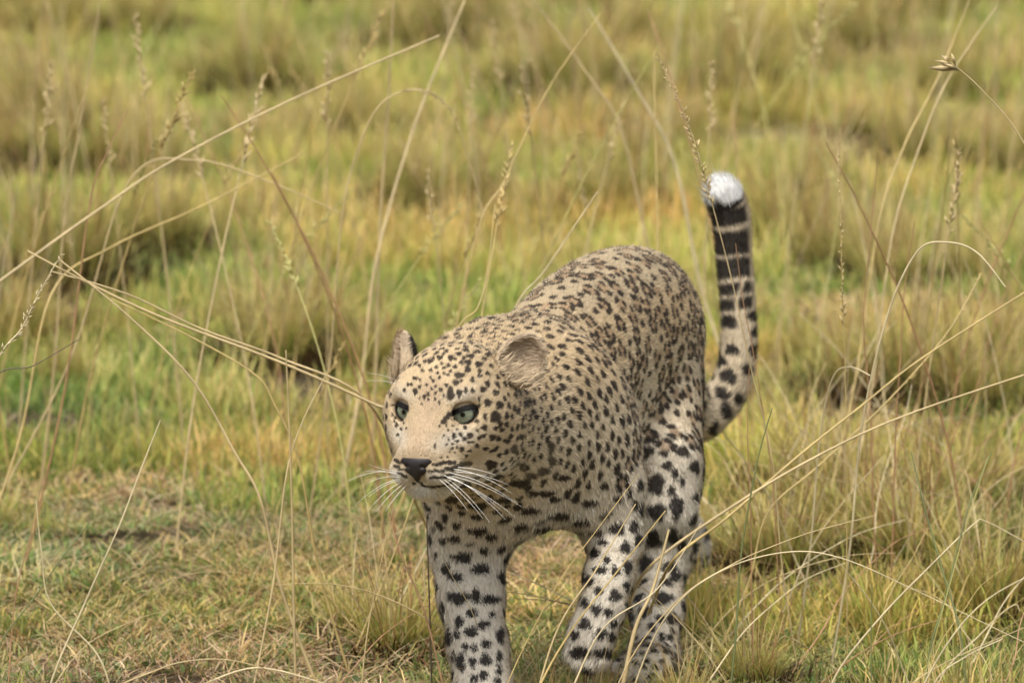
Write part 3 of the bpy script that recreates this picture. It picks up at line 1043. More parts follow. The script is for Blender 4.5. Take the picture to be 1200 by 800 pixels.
def blades(n, rb, h0, h1, lean, droop, w, pal, segs=4, g=None, lie=0.0, tipdry=0.0):
    g = g or rng
    r = rb * np.sqrt(g.random(n))
    a = g.uniform(0, 6.283, n)
    base = np.stack([r * np.cos(a), r * np.sin(a), np.full(n, -.004)], 1)
    az = a + g.normal(0, .9, n)
    th = np.abs(g.normal(0, lean, n)) + lie
    H = g.uniform(h0, h1, n) * g.uniform(.7, 1.0, n)
    dr = droop * g.uniform(.3, 1.6, n)
    twist = g.normal(0, .25, n)
    P = base.copy()
    side_a = az + math.pi / 2 + g.normal(0, .5, n)
    side = np.stack([np.cos(side_a), np.sin(side_a), np.zeros(n)], 1)
    col = pal[g.integers(0, len(pal), n)] * g.uniform(.75, 1.25, (n, 1))
    V, C = [], []
    for i in range(segs + 1):
        t = i / segs
        ww = (w * g.uniform(.9, 1.1, n) * (1 - t ** 1.6) ** .8 * (.75 + .5 * min(t * 3, 1)))[:, None] * .5 + 1e-5
        V.append(np.stack([P - side * ww, P + side * ww], 1))
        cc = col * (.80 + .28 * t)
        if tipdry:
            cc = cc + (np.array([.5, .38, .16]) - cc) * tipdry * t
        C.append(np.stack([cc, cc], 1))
        ang = th + dr * t ** 1.3
        az2 = az + twist * t
        st = (H / segs)[:, None]
        P = P + st * np.stack([np.sin(ang) * np.cos(az2), np.sin(ang) * np.sin(az2), np.cos(ang)], 1)
        P[:, 2] = np.maximum(P[:, 2], .003)
    V = np.concatenate(V, 1).reshape(-1, 3)
    C = np.concatenate(C, 1).reshape(-1, 3)
    k = 2 * (segs + 1)
    b0 = (np.arange(n) * k)[:, None]
    F = np.concatenate([b0 + np.array([[2 * i, 2 * i + 1, 2 * i + 3, 2 * i + 2]]) for i in range(segs)])
    return V, F, C
def join(parts):
    V, F, C, o = [], [], [], 0
    for v, f, c in parts:
        V.append(v); F.append(f + o); C.append(c); o += len(v)
    return np.concatenate(V), np.concatenate(F), np.concatenate(C)
def blade_mesh(name, parts):
    V, F, C = join(parts)
    me = mk_mesh(name, V, F)
    set_col(me, np.clip(C, 0, 1))
    return me

# short sward: tuft variants live in a collection of their own, scattered by geometry nodes
def scatter(name, variants, pts, var, scl, tint, rotx):
    col = bpy.data.collections.new(name + '_tufts')
    for i, me in enumerate(variants):
        o = bpy.data.objects.new('%s_tuft_%02d' % (name, i), me)
        me.materials.append(M_gi)
        col.objects.link(o)
    me = bpy.data.meshes.new(name)
    n = len(pts)
    me.vertices.add(n)
    me.vertices.foreach_set('co', pts.astype(np.float32).ravel())
    def at(nm, ty, key, arr):
        a = me.attributes.new(nm, ty, 'POINT')
        a.data.foreach_set(key, np.ascontiguousarray(arr).ravel())
    at('var', 'INT', 'value', var.astype(np.int32))
    at('scl', 'FLOAT_VECTOR', 'vector', np.repeat(scl[:, None], 3, 1).astype(np.float32))
    rot = np.stack([rng.normal(0, rotx, n), rng.normal(0, rotx, n), rng.uniform(0, 6.283, n)], 1)
    at('rot', 'FLOAT_VECTOR', 'vector', rot.astype(np.float32))
    at('tint', 'FLOAT_COLOR', 'color', np.concatenate([tint, np.ones((n, 1))], 1).astype(np.float32))
    o = bpy.data.objects.new(name, me)
    COL.objects.link(o)
    ng = bpy.data.node_groups.new(name + '_scatter', 'GeometryNodeTree')
    ng.interface.new_socket('Geometry', in_out='INPUT', socket_type='NodeSocketGeometry')
    ng.interface.new_socket('Geometry', in_out='OUTPUT', socket_type='NodeSocketGeometry')
    N = ng.nodes
    gi, go = N.new('NodeGroupInput'), N.new('NodeGroupOutput')
    ci = N.new('GeometryNodeCollectionInfo')
    ci.inputs['Collection'].default_value = col
    ci.inputs['Separate Children'].default_value = True
    ci.inputs['Reset Children'].default_value = True
    ip = N.new('GeometryNodeInstanceOnPoints')
    ip.inputs['Pick Instance'].default_value = True
    def na(nm, ty):
        a = N.new('GeometryNodeInputNamedAttribute')
        a.data_type = ty
        a.inputs['Name'].default_value = nm
        return a.outputs['Attribute']
    ng.links.new(gi.outputs[0], ip.inputs['Points'])
    ng.links.new(ci.outputs[0], ip.inputs['Instance'])
    ng.links.new(na('var', 'INT'), ip.inputs['Instance Index'])
    er = N.new('FunctionNodeEulerToRotation')
    ng.links.new(na('rot', 'FLOAT_VECTOR'), er.inputs[0])
    ng.links.new(er.outputs[0], ip.inputs['Rotation'])
    ng.links.new(na('scl', 'FLOAT_VECTOR'), ip.inputs['Scale'])
    ng.links.new(ip.outputs[0], go.inputs[0])
    md = o.modifiers.new('scatter', 'NODES')
    md.node_group = ng
    return o
def field_pts(n, margin):
    P = np.zeros((n * 4, 3))
    P[:, 1] = rng.uniform(-2.2, 13.5, n * 4)
    P[:, 0] = rng.uniform(-2.6, 2.6, n * 4)
    P = P[np.abs(P[:, 0]) < (12 + P[:, 1]) * .062 + margin]
    return P[:n]
def paw_clear(P):
    d = np.full(len(P), 9.0)
    for c in (np.array([-.02, -.12]), np.array([.20, .28])):
        d = np.minimum(d, np.linalg.norm(P[:, :2] - c, axis=1))
    return d

SHADE_HOLLOWS = [(385, 432), (335, 420), (650, 146), (700, 142), (520, 254), (470, 262), (1070, 185), (1100, 178), (310, 112), (130, 190), (190, 196), (860, 155),
           (920, 305), (180, 305), (60, 345), (540, 56), (760, 214), (960, 255), (1010, 464), (300, 430)]
def patch(n_t, rad, mk):
    """a hand's-breadth piece of sward made of n_t little tufts"""
    out = []
    for _ in range(n_t):
        a, r = rng.uniform(0, 6.283), rad * math.sqrt(rng.random())
        for v, f, c in mk(rng.uniform(.6, 1.15)):
            out.append((v + np.array([r * math.cos(a), r * math.sin(a), 0]), f, c * rng.uniform(.8, 1.2)))
    return blade_mesh('sward_patch', out)
def mk_green(h):
    return [blades(13, .030, .022 * h, .062 * h, .65, .8, .0034, GREEN, 3), blades(4, .03, .03 * h, .085 * h, .5, .6, .0028, OLIVE, 3), blades(3, .05, .03, .08, .3, .4, .0028, STRAW * .8, 3, lie=1.0)]
def mk_olive(h):
    return [blades(9, .035, .035 * h, .11 * h, .5, .7, .0030, OLIVE, 3), blades(7, .04, .04 * h, .13 * h, .6, .6, .0026, GOLD, 3), blades(4, .03, .03 * h, .07 * h, .6, .8, .0032, GREEN, 3)]
def mk_dry(h):
    return [blades(6, .05, .04, .13, .15, .3, .0026, STRAW, 3, lie=1.2), blades(5, .05, .03, .10, .3, .4, .0028, GOLD, 3, lie=.9), blades(4, .05, .03, .09, .2, .3, .0030, RUST, 3, lie=1.1),
            blades(4, .03, .02 * h, .05 * h, .6, .8, .0032, GREEN, 3)]
WEED = np.array([[.13, .20, .05], [.17, .23, .07], [.20, .24, .09]])
def mk_short(h):
    return [blades(9, .035, .014 * h, .042 * h, .8, .8, .0026, GREEN * [.95, .88, 1.0], 3), blades(7, .05, .03, .10, .12, .3, .0020, STRAW, 3, lie=1.2), blades(5, .05, .02, .07, .25, .3, .0022, RUST, 3, lie=1.1),
            blades(4, .05, .02, .07, .25, .4, .0020, GOLD, 3, lie=.8), blades(3, .03, .012, .022, .5, .4, .0085, WEED, 3, lie=.6)]
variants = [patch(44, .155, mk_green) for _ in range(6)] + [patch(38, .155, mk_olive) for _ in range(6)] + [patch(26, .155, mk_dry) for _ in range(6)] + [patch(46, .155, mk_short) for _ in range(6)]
gx, gy = np.meshgrid(np.arange(-4.6, 4.6, .20), np.arange(-2.2, 13.5, .20), indexing='ij')
P = np.stack([gx.ravel(), gy.ravel(), np.zeros(gx.size)], 1)
P[:, :2] += rng.uniform(-.08, .08, (len(P), 2))
P = P[np.abs(P[:, 0]) < (12 + P[:, 1]) * .062 + .9 + .09 * np.clip(P[:, 1] + 3, 0, 20)]
nearl = sstep(3.0, 1.0, P[:, 1]) * sstep(.9, .2, P[:, 0])
v1 = snoise(P, 3.1, 4.0) + .7 * snoise(P, 6.3, 1.0) + rng.normal(0, .55, len(P))
kind = np.where(v1 > .12, 0, np.where(v1 > -.55, 1, 2))
kind = np.where((nearl > rng.uniform(.1, .9, len(P))) & (rng.random(len(P)) < .90), 3, kind)
keep = rng.random(len(P)) < np.where(kind >= 2, .98, .94)
for px, py in SHADE_HOLLOWS:                       # sward left out so dark soil stands in for shade before tussocks
    c = ground_at(px, py)
    keep &= ~((np.abs(P[:, 0] - c[0]) < .13) & (np.abs(P[:, 1] - c[1] + .05) < .20))
P, kind, nearl = P[keep], kind[keep], nearl[keep]
scl = rng.uniform(.85, 1.2, len(P)) * (1 + .25 * sstep(2, 7, P[:, 1]))
tint = np.stack([1 + .20 * snoise(P, 4.0, 6), 1 + .12 * snoise(P, 3.6, 2), 1 + .25 * snoise(P, 4.4, 8)], 1) * rng.uniform(.78, 1.2, (len(P), 1))
tint *= (1.15 + .22 * sstep(1.5, 5, P[:, 1]))[:, None]
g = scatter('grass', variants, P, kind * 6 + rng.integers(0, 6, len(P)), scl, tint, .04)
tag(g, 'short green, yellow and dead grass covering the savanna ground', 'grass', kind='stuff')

# ---- tussocks, each its own thing
TUS = []
for k in range(5):
    g = np.random.default_rng(100 + k)
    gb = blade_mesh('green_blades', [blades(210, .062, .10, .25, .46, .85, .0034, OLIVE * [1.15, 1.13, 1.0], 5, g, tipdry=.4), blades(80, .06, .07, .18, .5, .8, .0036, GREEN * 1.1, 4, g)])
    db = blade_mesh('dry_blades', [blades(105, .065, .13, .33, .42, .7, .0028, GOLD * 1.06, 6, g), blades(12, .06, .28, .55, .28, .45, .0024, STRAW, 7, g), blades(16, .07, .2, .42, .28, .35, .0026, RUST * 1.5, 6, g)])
    th = blade_mesh('shade_dark_thatch', [blades(330, .150, .05, .12, .5, .5, .0042, RUST * .30, 3, g), blades(26, .15, .06, .16, .3, .5, .003, GOLD * .8, 4, g, lie=.8)])  # thatch coloured near black to paint the shade under the overhanging blades
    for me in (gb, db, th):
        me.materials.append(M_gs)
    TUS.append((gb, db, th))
def tussock(x, y, s, k, label, group=None, hs=1.0):
    e = bpy.data.objects.new('grass_tussock', None)
    COL.objects.link(e)
    e.location = (x, y, 0)
    e.rotation_euler = (0, 0, rng.uniform(0, 6.28))
    e.scale = (s, s, s * hs)
    e.empty_display_size = .1
    tag(e, label, 'grass tussock', group)
    for nm, me in zip(('green_blades', 'dry_blades', 'shade_dark_thatch'), TUS[k % 5]):
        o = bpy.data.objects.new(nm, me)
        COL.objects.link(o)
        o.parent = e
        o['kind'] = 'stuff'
    return e
LB = 'yellowing grass tussock with a dark shaded base in the blurred field behind the leopard'
GB = 'tussocks in the field behind the leopard'
spots_ = [(385,432,1.0,0),(330,418,.9,1),(255,402,.9,2),(430,425,.8,3),(650,142,1.25,1),(700,140,.9,2),(590,110,1.0,3),(520,250,1.1,4),(475,258,.9,0),(560,245,.8,1),
          (1070,180,1.2,2),(1010,150,.9,3),(310,105,1.2,4),(240,120,1.0,0),(130,185,1.3,1),(60,160,1.0,2),(20,190,1.2,3),(190,190,.9,4),(540,50,1.2,0),(610,40,1.1,1),
          (860,150,1.2,2),(800,165,.9,3),(920,300,1.2,4),(980,330,1.1,0),(1040,345,1.0,1),(1120,330,.9,2),(960,250,.8,3),(1130,110,1.1,4),(1180,215,1.0,0),
          (180,300,.9,1),(60,340,1.1,2),(10,420,1.1,3),(90,440,.8,4),(290,300,.7,0),(720,250,.9,1),(760,210,.9,2),(400,170,1.0,3),(440,90,1.0,4),(80,60,1.1,0),(190,50,1.1,1),
          (380,30,1.1,2),(740,40,1.1,3),(880,60,1.0,4),(990,50,1.1,0),(1160,30,1.0,1),(1080,480,.9,2),(1010,460,1.0,3),(940,430,.8,4),(1160,500,1.0,0),(1190,420,.9,1),
          (30,20,1.0,2),(300,20,1.1,3),(670,20,1.0,4),(1060,20,1.1,0),(840,20,1.0,1),(480,20,1.1,2)]
ANCH = [((390, 425), 110, 'yellow green tussock over a dark hollow just behind the leopard head'),
        ((510, 240), 110, 'yellow green tussock under the arched drooping seed stalk'),
        ((650, 120), 120, 'tall yellowing tussock where the blurred stalks cross behind the leopard back'),
        ((860, 120), 120, 'soft blurred tussock behind the feathery seed stalk and tail tip'),
        ((1090, 120), 130, 'blurred tussock with dark foot behind the three fingered seed head'),
        ((1000, 300), 120, 'golden tussock behind the upright feathery stalk right of the tail'),
        ((1080, 470), 150, 'golden tussock crossed by the long leaning golden stalks'),
        ((60, 380), 140, 'olive tussock beside the pale feathery seed stalk')]
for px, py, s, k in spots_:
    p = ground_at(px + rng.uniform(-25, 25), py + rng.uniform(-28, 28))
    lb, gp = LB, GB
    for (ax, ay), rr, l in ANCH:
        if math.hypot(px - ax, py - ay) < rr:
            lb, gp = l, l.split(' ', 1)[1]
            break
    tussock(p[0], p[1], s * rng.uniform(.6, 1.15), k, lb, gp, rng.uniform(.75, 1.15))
for px, py, s, k, lb in [(1000,640,1.05,0,'tall tangled tussock with rust brown stems right of the hind leg'),
                     (1075,668,.95,1,'sprawling straw coloured tussock beside the rust brown stemmed one'),
                     (915,668,.85,2,'low tussock with a dark hollow behind it just past the hind paw'),
                     (470,765,.75,3,'dark based grass clump beside the planted foreleg'),
                     (415,745,.55,4,'small ragged clump of dead grass near the planted foreleg'),
                     (690,842,.5,1,'low grass clump growing in front of the planted hind paw'),
                     (640,850,.45,2,'low grass clump between the front and hind paws'),
                     (800,835,.5,3,'low grass clump right beside the planted hind paw'),
                     (880,800,.55,0,'short clump with reddish straw near the planted hind paw'),
                     (960,585,1.0,3,'dense golden tussock with rusty stems behind the arching pale blades'),
                     (1120,600,.95,2,'dense golden tussock behind the sharply bent pale straw'),
                     (1160,720,.9,4,'pale dry tussock with bleached bent blades at the near edge of the field')]:
    p = ground_at(px, py)
    tussock(p[0], p[1], s, k, lb, None, .8)
for k in range(16):                               # beyond the frame to either side
    sgn = -1 if k % 2 else 1
    y = rng.uniform(-.5, 9)
    x = sgn * ((12 + y) * .062 + rng.uniform(.15, .8))
    tussock(x, y, rng.uniform(.8, 1.1), k, 'yellowish tussock at the far side of the open field', 'tussocks at the edges of the field')

# ---- tall stalks, each its own thing
def stalk_mat(name, col, var=.25):
    m = bpy.data.materials.new(name)
    m.use_nodes = True
    nt = m.node_tree
    b = nt.nodes['Principled BSDF']
    b.inputs['Roughness'].default_value = .5
    tc = nt.nodes.new('ShaderNodeTexCoord')
    n = nt.nodes.new('ShaderNodeTexNoise')
    n.inputs['Scale'].default_value = 22
    n.inputs['Detail'].default_value = 4
    r = nt.nodes.new('ShaderNodeValToRGB')
    r.color_ramp.elements[0].position = .3
    r.color_ramp.elements[1].position = .7
    r.color_ramp.elements[0].color = (*[c * (1 - var) for c in col], 1)
    r.color_ramp.elements[1].color = (*[min(c * (1 + var), 1) for c in col], 1)
    nt.links.new(tc.outputs['Object'], n.inputs['Vector'])
    nt.links.new(n.outputs['Fac'], r.inputs[0])
    nt.links.new(r.outputs[0], b.inputs['Base Color'])
    return m
SM = dict(straw=stalk_mat('stalk_straw', (.44, .335, .165)), pale=stalk_mat('stalk_pale', (.52, .43, .25)), gold=stalk_mat('stalk_gold', (.42, .31, .115)),
          rust=stalk_mat('stalk_rust', (.34, .19, .09)), green=stalk_mat('stalk_green', (.15, .175, .06)), dark=stalk_mat('stalk_dark', (.09, .07, .04)), olive=stalk_mat('stalk_olive', (.40, .36, .12)))
def spikelets(C, n, ln, spread, g):
    """seed head along the polyline C"""
    V, F = [], []
    for i in range(n):
        t = i / n
        k = min(int(t * (len(C) - 1)), len(C) - 2)
        p = C[k] + (C[k + 1] - C[k]) * (t * (len(C) - 1) - k)
        ax = nrm(C[k + 1] - C[k])
        out = g.normal(0, 1, 3)
        out = nrm(out - ax * (out @ ax))
        d = nrm(ax + out * spread * g.uniform(.5, 1.3))
        l = ln * g.uniform(.6, 1.2) * (1 - .5 * t)
        sd_ = nrm(np.cross(d, g.normal(0, 1, 3))) * l * .11
        up_ = np.cross(d, sd_)
        b = len(V)
        V += [p, p + d * l * .5 + sd_, p + d * l * .5 - sd_, p + d * l, p + d * l * .5 + up_, p + d * l * .5 - up_]
        F += [(b, b + 1, b + 4), (b, b + 4, b + 2), (b, b + 2, b + 5), (b, b + 5, b + 1), (b + 3, b + 4, b + 1), (b + 3, b + 2, b + 4), (b + 3, b + 5, b + 2), (b + 3, b + 1, b + 5)]
    return np.array(V), np.array(F)
def stalk(label, pts, y0, y1, w, m, group=None, head=None, root=None):
    """pts: photo pixels from foot to tip; y0,y1: how far behind the leopard's head the foot and tip are"""
    n = len(pts)
    P = [W(x, y, y0 + (y1 - y0) * i / (n - 1)) for i, (x, y) in enumerate(pts)]
    if .012 < P[0][2] < .09:
        P[0][2] = -.003
    elif P[0][2] > .012:
        z = P[0][2]
        if root is not None:
            r = ground_at(*root)
        else:
            d = P[0] - P[1]
            sl_ = d[:2] / max(abs(d[2]), .03) if d[2] < 0 else d[:2] * 2
            l = np.linalg.norm(sl_)
            sl_ = sl_ / max(l, 1e-6) * min(l, .8)
            r = np.array([P[0][0] + sl_[0] * z * .55, P[0][1] + sl_[1] * z * .55, 0])
        mid = (P[0] * .5 + r * .5)
        mid[:2] = P[0][:2] * .62 + r[:2] * .38 if root is None else mid[:2]
        P = [r + np.array([0, 0, -.004])] + ([mid] if z > .15 else []) + P
    base = np.array([P[0][0], P[0][1], 0])
    r0 = w * (.5 if y0 < .8 else .40) * SPX * (12 + y0)
    V, F, C = tube([p - base for p in P], r0, r0 * .45, 8, 5)
    o = add('grass_stalk', mk_mesh('grass_stalk', V, F), SM[m], loc=base)
    tag(o, label, 'grass stalk', group)
    if head:
        frac, nn, ln, sp, hm = head
        g = np.random.default_rng(int(abs(pts[0][0]) * 7 + pts[0][1]))
        V, F = spikelets(C[int(len(C) * (1 - frac)):], nn, ln, sp, g)
        h = add('seed_head', mk_mesh('seed_head', V, F, False), SM[hm], o)
    return o
ST_ = [
 ('thick straw stalk leaning far over the field behind and away from the leopard', [(-230,520),(-90,398),(40,300),(120,243),(200,190),(340,118),(515,42)], .9, 1.3, 6.5, 'straw', None, None, (-330,705)),
 ('long bent straw stalk whose foot is hidden behind the leopard head', [(470,492),(435,472),(330,425),(190,372),(100,330),(32,294)], .45, .4, 5, 'straw', None, None, (560,700)),
 ('second bent straw stalk crossing just under the longer one', [(430,470),(330,420),(235,385),(150,345),(60,318)], .5, .45, 4, 'straw', None, None, (540,700)),
 ('straw stalk leaning left with its foot in short grass beside the leopard', [(305,585),(275,530),(225,445),(150,370),(68,303)], .35, .4, 4.5, 'straw', None, None, None),
 ('drooping straw stalk that bends back down to the grass', [(350,540),(322,475),(300,440),(230,398),(130,350)], .4, .4, 3.5, 'gold', None, None, None),
 ('short upright straw stub standing beside a leaning one', [(342,585),(339,500),(335,410)], .3, .3, 4, 'straw', None, None, None),
 ('short leaning straw stub next to an upright one', [(335,560),(352,500),(384,435)], .3, .35, 3, 'straw', None, None, None),
 ('slender pale stalk rising alone from the short grass near the camera', [(58,805),(100,705),(140,615),(165,550),(188,492)], -.5, -.45, 3.0, 'pale', None, None, None),
 ('kinked greenish white stalk beside the slender lone one', [(115,768),(60,708),(49,650),(42,585)], -.4, -.4, 3.0, 'pale', None, None, None),
 ('thin reddish stalk with bare tip at the edge of a tussock', [(10,800),(18,700),(35,630),(50,560)], -.35, -.3, 2.2, 'rust', None, None, None),
 ('dark green stalk leaning over short grass', [(0,755),(40,700),(75,650),(105,612)], -.4, -.4, 2.6, 'green', None, None, None),
 ('pale feathery seed stalk leaning over a tussock', [(-10,440),(25,385),(45,345),(72,298)], .0, .0, 2.6, 'pale', None, (.55, 46, .016, .7, 'pale'), None),
 ('dark thin twig like stalk beside the pale feathery one', [(-15,455),(40,428),(92,398)], .1, .1, 2.4, 'dark', None, None, None),
 ('long golden stalk leaning right past the hind leg', [(790,655),(850,608),(937,533),(1010,475),(1080,420),(1205,340)], .2, .5, 4.6, 'gold', None, None, (735,770)),
 ('second long golden stalk leaning lower than its neighbour past the hind leg', [(760,665),(860,592),(960,533),(1060,487),(1210,436)], .15, .4, 5.0, 'straw', None, None, (700,790)),
 ('thin golden stalk running above the two long leaning ones', [(900,600),(960,545),(1040,470),(1110,390),(1150,320)], .6, .8, 3.2, 'gold', None, (.3, 30, .014, .6, 'gold'), None),
 ('stout tan stalk standing in front of the hind leg', [(716,812),(742,745),(765,690),(784,620)], -.2, -.15, 6.5, 'straw', None, None, None),
 ('tan stalk crossing the lifted forepaw at a slant', [(632,805),(672,735),(715,680),(780,598)], -.22, -.18, 3.6, 'gold', None, None, None),
 ('tan stalk leaning beside the lifted forepaw', [(612,812),(650,745),(700,665),(745,590)], -.22, -.15, 3.2, 'straw', None, None, None),
 ('pale stalk leaning across the shin of the planted hind leg', [(640,812),(700,745),(770,690),(822,612)], -.25, -.2, 2.6, 'pale', None, None, None),
 ('very thin stalk leaning against the raised forearm', [(595,800),(650,690),(700,620),(748,556)], -.2, -.12, 1.8, 'gold', None, None, None),
 ('arching pale blade reaching from the hind leg over a tussock', [(760,760),(800,700),(860,662),(930,646),(990,655),(1070,690),(1200,752)], -.2, -.3, 2.4, 'pale', None, None, None),
 ('second arching pale blade rising under the first one', [(740,770),(800,698),(860,660),(905,640),(955,622),(1025,604)], -.2, -.2, 2.2, 'straw', None, None, None),
 ('sharply bent pale straw with a knee above the tussock', [(980,790),(1030,725),(1085,668),(1140,615),(1156,611),(1205,637)], -.45, -.4, 3.0, 'pale', None, None, None),
 ('pale green upright blade near the bent straw', [(1090,760),(1108,700),(1125,630),(1140,580),(1162,530)], -.45, -.4, 3.0, 'green', None, None, None),
 ('dark green blade leaning the other way near the bent straw', [(1125,740),(1105,670),(1085,600),(1068,530)], -.3, -.25, 3.4, 'green', None, None, None),
 ('thin green stem rising beside the kneed straw', [(1082,800),(1120,660),(1140,590),(1158,535)], -.5, -.45, 1.8, 'olive', None, None, None),
 ('dark green stem standing straight in the short grass', [(1021,815),(1021,740),(1022,682)], -.6, -.6, 2.4, 'green', None, None, None),
 ('bleached curled blade arching over the near tussock', [(1080,808),(1120,740),(1160,700),(1210,672)], -.6, -.6, 3.0, 'pale', None, None, None),
 ('pale blade lying low over the near tussock', [(1095,800),(1130,770),(1175,748)], -.62, -.6, 2.6, 'pale', None, None, None),
 ('pale hooked blade above the near tussock', [(1105,790),(1150,742),(1172,720),(1190,708),(1195,716)], -.6, -.6, 2.6, 'pale', None, None, None),
 ('straw coloured blade slanting beside the near tussock', [(1060,812),(1110,775),(1200,735)], -.6, -.55, 2.4, 'straw', None, None, None),
 ('dark green stem beside the hip of the leopard', [(868,655),(878,590),(890,530),(905,478)], .0, .0, 3.2, 'green', None, None, None),
 ('brownish upright stem beside the dark green one at the hip', [(880,620),(878,560),(876,500),(878,430)], .3, .3, 2.2, 'rust', None, None, None),
 ('dark stem standing close against the planted foreleg', [(507,775),(503,700),(501,640),(500,605)], .02, .02, 2.4, 'dark', None, None, None),
 ('short dark stem standing between the forelegs', [(588,700),(592,665),(600,628)], .25, .25, 3.0, 'dark', None, None, None),
 ('arched stalk with a drooping seed head far behind the leopard', [(400,262),(415,190),(440,130),(470,108),(500,108),(530,132),(550,190),(568,255)], 1.5, 1.5, 3.2, 'straw', None, (.45, 50, .012, .5, 'straw'), None),
 ('tan stalk crossing other stalks far behind the leopard', [(560,270),(590,215),(615,160),(650,92),(705,15)], 1.4, 1.5, 3.8, 'gold', None, None, None),
 ('pale stalk rising from behind the shoulders of the leopard', [(600,370),(640,315),(700,225)], .9, .9, 4.0, 'pale', None, None, None),
 ('yellow stem rising from behind the leopard neck', [(530,400),(560,360),(572,310),(580,240)], .6, .7, 2.6, 'gold', None, None, None),
 ('feathery seed stalk rising close beside the tail tip', [(905,540),(882,440),(858,330),(832,230),(808,150),(770,62)], .35, .35, 2.2, 'straw', None, (.30, 60, .017, .9, 'straw'), None),
 ('thin reddish stem crossing in front of the raised tail', [(905,560),(884,420),(872,360),(862,285)], .5, .5, 1.8, 'rust', None, None, None),
 ('three fingered seed head on a stalk bending in from open field', [(1260,300),(1200,168),(1150,105),(1112,72)], .3, .3, 2.6, 'straw', None, (.12, 10, .045, .9, 'straw'), None),
 ('upright feathery stalk with narrow seed head right of the tail', [(992,560),(990,420),(986,300),(984,150)], .4, .4, 2.0, 'gold', None, (.36, 46, .014, .6, 'straw'), None),
 ('pale blade arching down like a hook right of the tail', [(1010,500),(1040,370),(1075,295),(1110,284),(1145,296),(1178,336)], .4, .3, 3.4, 'pale', None, None, None),
 ('short curved pale blade over the leaning golden stalks', [(960,520),(975,445),(995,430),(1020,440)], .5, .4, 3.2, 'pale', None, None, None),
 ('tall blurred straw stalk standing upright in the far field', [(445,270),(455,120),(462,-20)], 2.2, 2.2, 6.0, 'straw', None, None, None),
 ('tall blurred straw stalk leaning beside the upright far one', [(440,310),(485,150),(545,0)], 2.0, 2.2, 6.5, 'straw', None, None, None),
 ('blurred straw stalk leaning against the far tan stalk', [(730,160),(690,90),(625,0)], 2.4, 2.4, 5.5, 'straw', None, None, None),
 ('blurred pale stalk leaning beside another in the far field', [(790,190),(740,95),(690,10)], 2.6, 2.6, 6.0, 'pale', None, None, None),
 ('blurred stalk leaning right near the forked seed head', [(1030,260),(1060,170),(1100,90),(1140,-10)], 1.6, 1.8, 4.5, 'gold', None, None, None),
 ('second blurred stalk leaning right near the forked seed head', [(1045,280),(1075,180),(1110,95),(1168,8)], 1.5, 1.7, 4.0, 'straw', None, None, None),
 ('blurred straw stalk slanting over tussocks far behind', [(60,345),(130,290),(240,240),(355,180)], 1.2, 1.5, 4.5, 'gold', None, None, None),
 ('blurred arching stalk sagging across the far field', [(150,215),(230,188),(320,215),(400,250)], 1.4, 1.4, 3.8, 'straw', None, None, None),
 ('blurred upright stalk with bare tip in far tussocks', [(75,260),(95,140),(118,0)], 2.0, 2.0, 4.5, 'straw', None, None, None),
 ('blurred tan stalk leaning between far tussocks', [(105,240),(125,180),(150,128)], 1.2, 1.2, 3.8, 'rust', None, None, None),
 ('reddish seed stalk standing behind the leaning golden ones', [(1020,480),(1012,380),(1020,280),(1028,190)], .8, .8, 3.0, 'rust', None, None, None),
 ('reddish stem beside the one behind the leaning golden ones', [(1050,500),(1055,420),(1060,340),(1072,260)], .8, .8, 3.0, 'rust', None, None, None),
 ('pale straw lying low across the short grass', [(110,800),(170,790),(215,775),(270,773),(335,790)], .22, .22, 2.4, 'straw', None, None, None),
 ('broken straw lying on the litter beside the low pale one', [(230,768),(300,782),(380,800)], .28, .20, 3.2, 'pale', None, None, None),
 ('reddish bent stalk leaning beside the planted foreleg', [(535,800),(500,725),(470,650),(455,600)], -.15, -.1, 3.0, 'rust', None, None, None),
 ('thin straw standing below the leopard chin', [(428,760),(440,690),(455,620),(466,570)], -.1, -.1, 2.2, 'straw', None, None, None),
]
for a in ST_:
    stalk(a[0], a[1], a[2], a[3], a[4], a[5], a[6], a[7], a[8])
# many more culms in the blurred field
LC = 'thin straw stalk standing among tussocks in the blurred field'
protos = []
for k in range(8):
    g = np.random.default_rng(300 + k)
    H = 1.0
    ln = g.uniform(.1, .5)
    a = g.uniform(0, 6.28)
    bend = g.uniform(.0, .5)
    pts = [np.array([math.cos(a) * ln * t ** (1 + bend * 2), math.sin(a) * ln * t ** (1 + bend * 2), t * (1 - .18 * bend * t)]) for t in (0, .3, .6, .85, 1)]
    V, F, C = tube(pts, .0027, .0011, 6, 5)
    me = mk_mesh('grass_stalk', V, F)
    me.materials.append(SM[['straw', 'gold', 'olive', 'pale', 'gold', 'olive', 'straw', 'rust'][k]])
    hd = None
    if k % 2 == 0:
        v, f = spikelets(C[int(len(C) * .68):], 30, .035, .6, g)
        hd = mk_mesh('seed_head', v, f, False)
        hd.materials.append(me.materials[0])
    protos.append((me, hd))
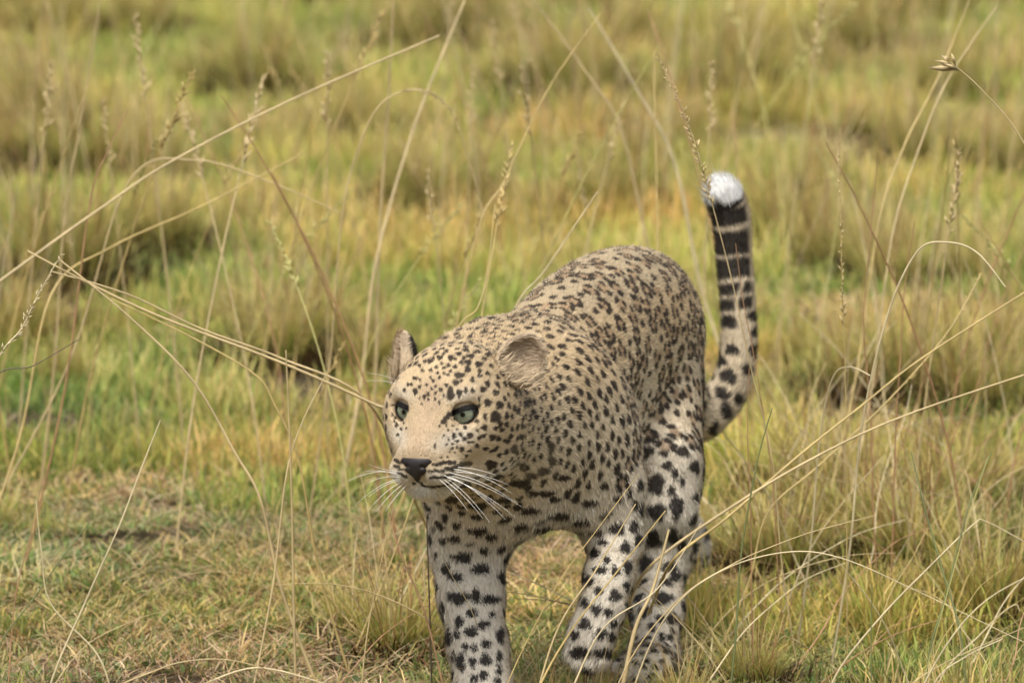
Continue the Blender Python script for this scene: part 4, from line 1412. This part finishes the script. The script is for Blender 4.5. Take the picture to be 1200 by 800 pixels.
for i in range(345):
    y = rng.uniform(.9, 8.5)
    x = rng.uniform(-1, 1) * ((12 + y) * .062 + .25)
    if snoise(np.array([[x, y, 0]]), 2.3, 7.0)[0] < -.35:
        continue
    me, hd = protos[i % 8]
    o = bpy.data.objects.new('grass_stalk', me)
    COL.objects.link(o)
    o.location = (x, y, -.003)
    o.rotation_euler = (0, 0, rng.uniform(0, 6.28))
    h = rng.uniform(.30, .80)
    o.scale = (h, h, h)
    tag(o, LC, 'grass stalk', 'stalks standing in the blurred field')
    if hd:
        c = bpy.data.objects.new('seed_head', hd)
        COL.objects.link(c)
        c.parent = o



# loose straws tangled in the grass close by
SB = []
for k in range(6):
    g = np.random.default_rng(500 + k)
    L = 1.0
    a1, a2 = g.uniform(.35, .9), g.uniform(.9, 1.9)
    P_, z, x = [], 0.0, 0.0
    for t in range(6):
        P_.append(np.array([x, g.normal(0, .015), max(z, 0)]))
        an = a1 + (a2 - a1) * t / 5
        x += math.sin(an) * .2
        z += math.cos(an) * .2
    V, F, C = tube(P_, .0042, .0014, 5, 4)
    me = mk_mesh('loose_straw', V, F)
    me.materials.append(SM[['straw', 'pale', 'gold', 'straw', 'pale', 'rust'][k]])
    SB.append(me)
def straws(n, x0, x1, y0, y1, label, group, l0=.16, l1=.42):
    for i in range(n):
        p = ground_at(rng.uniform(x0, x1), rng.uniform(y0, y1))
        o = bpy.data.objects.new('loose_straw', SB[int(rng.integers(0, 6))])
        COL.objects.link(o)
        o.location = (p[0], p[1], .002)
        h = rng.uniform(l0, l1)
        o.scale = (h, h, h)
        o.rotation_euler = (0, 0, rng.choice([0, math.pi]) + rng.normal(0, .8))
        tag(o, label, 'straw', group)
straws(64, 860, 1230, 560, 830, 'thin bent straw tangled in the grass right of the hind leg', 'straws right of the leopard')
straws(26, 560, 860, 760, 850, 'thin bent straw tangled in the grass around the paws', 'straws around the paws')
straws(34, -20, 500, 600, 830, 'thin straw lying over the short grass beside the planted foreleg', 'straws beside the planted foreleg', .10, .30)
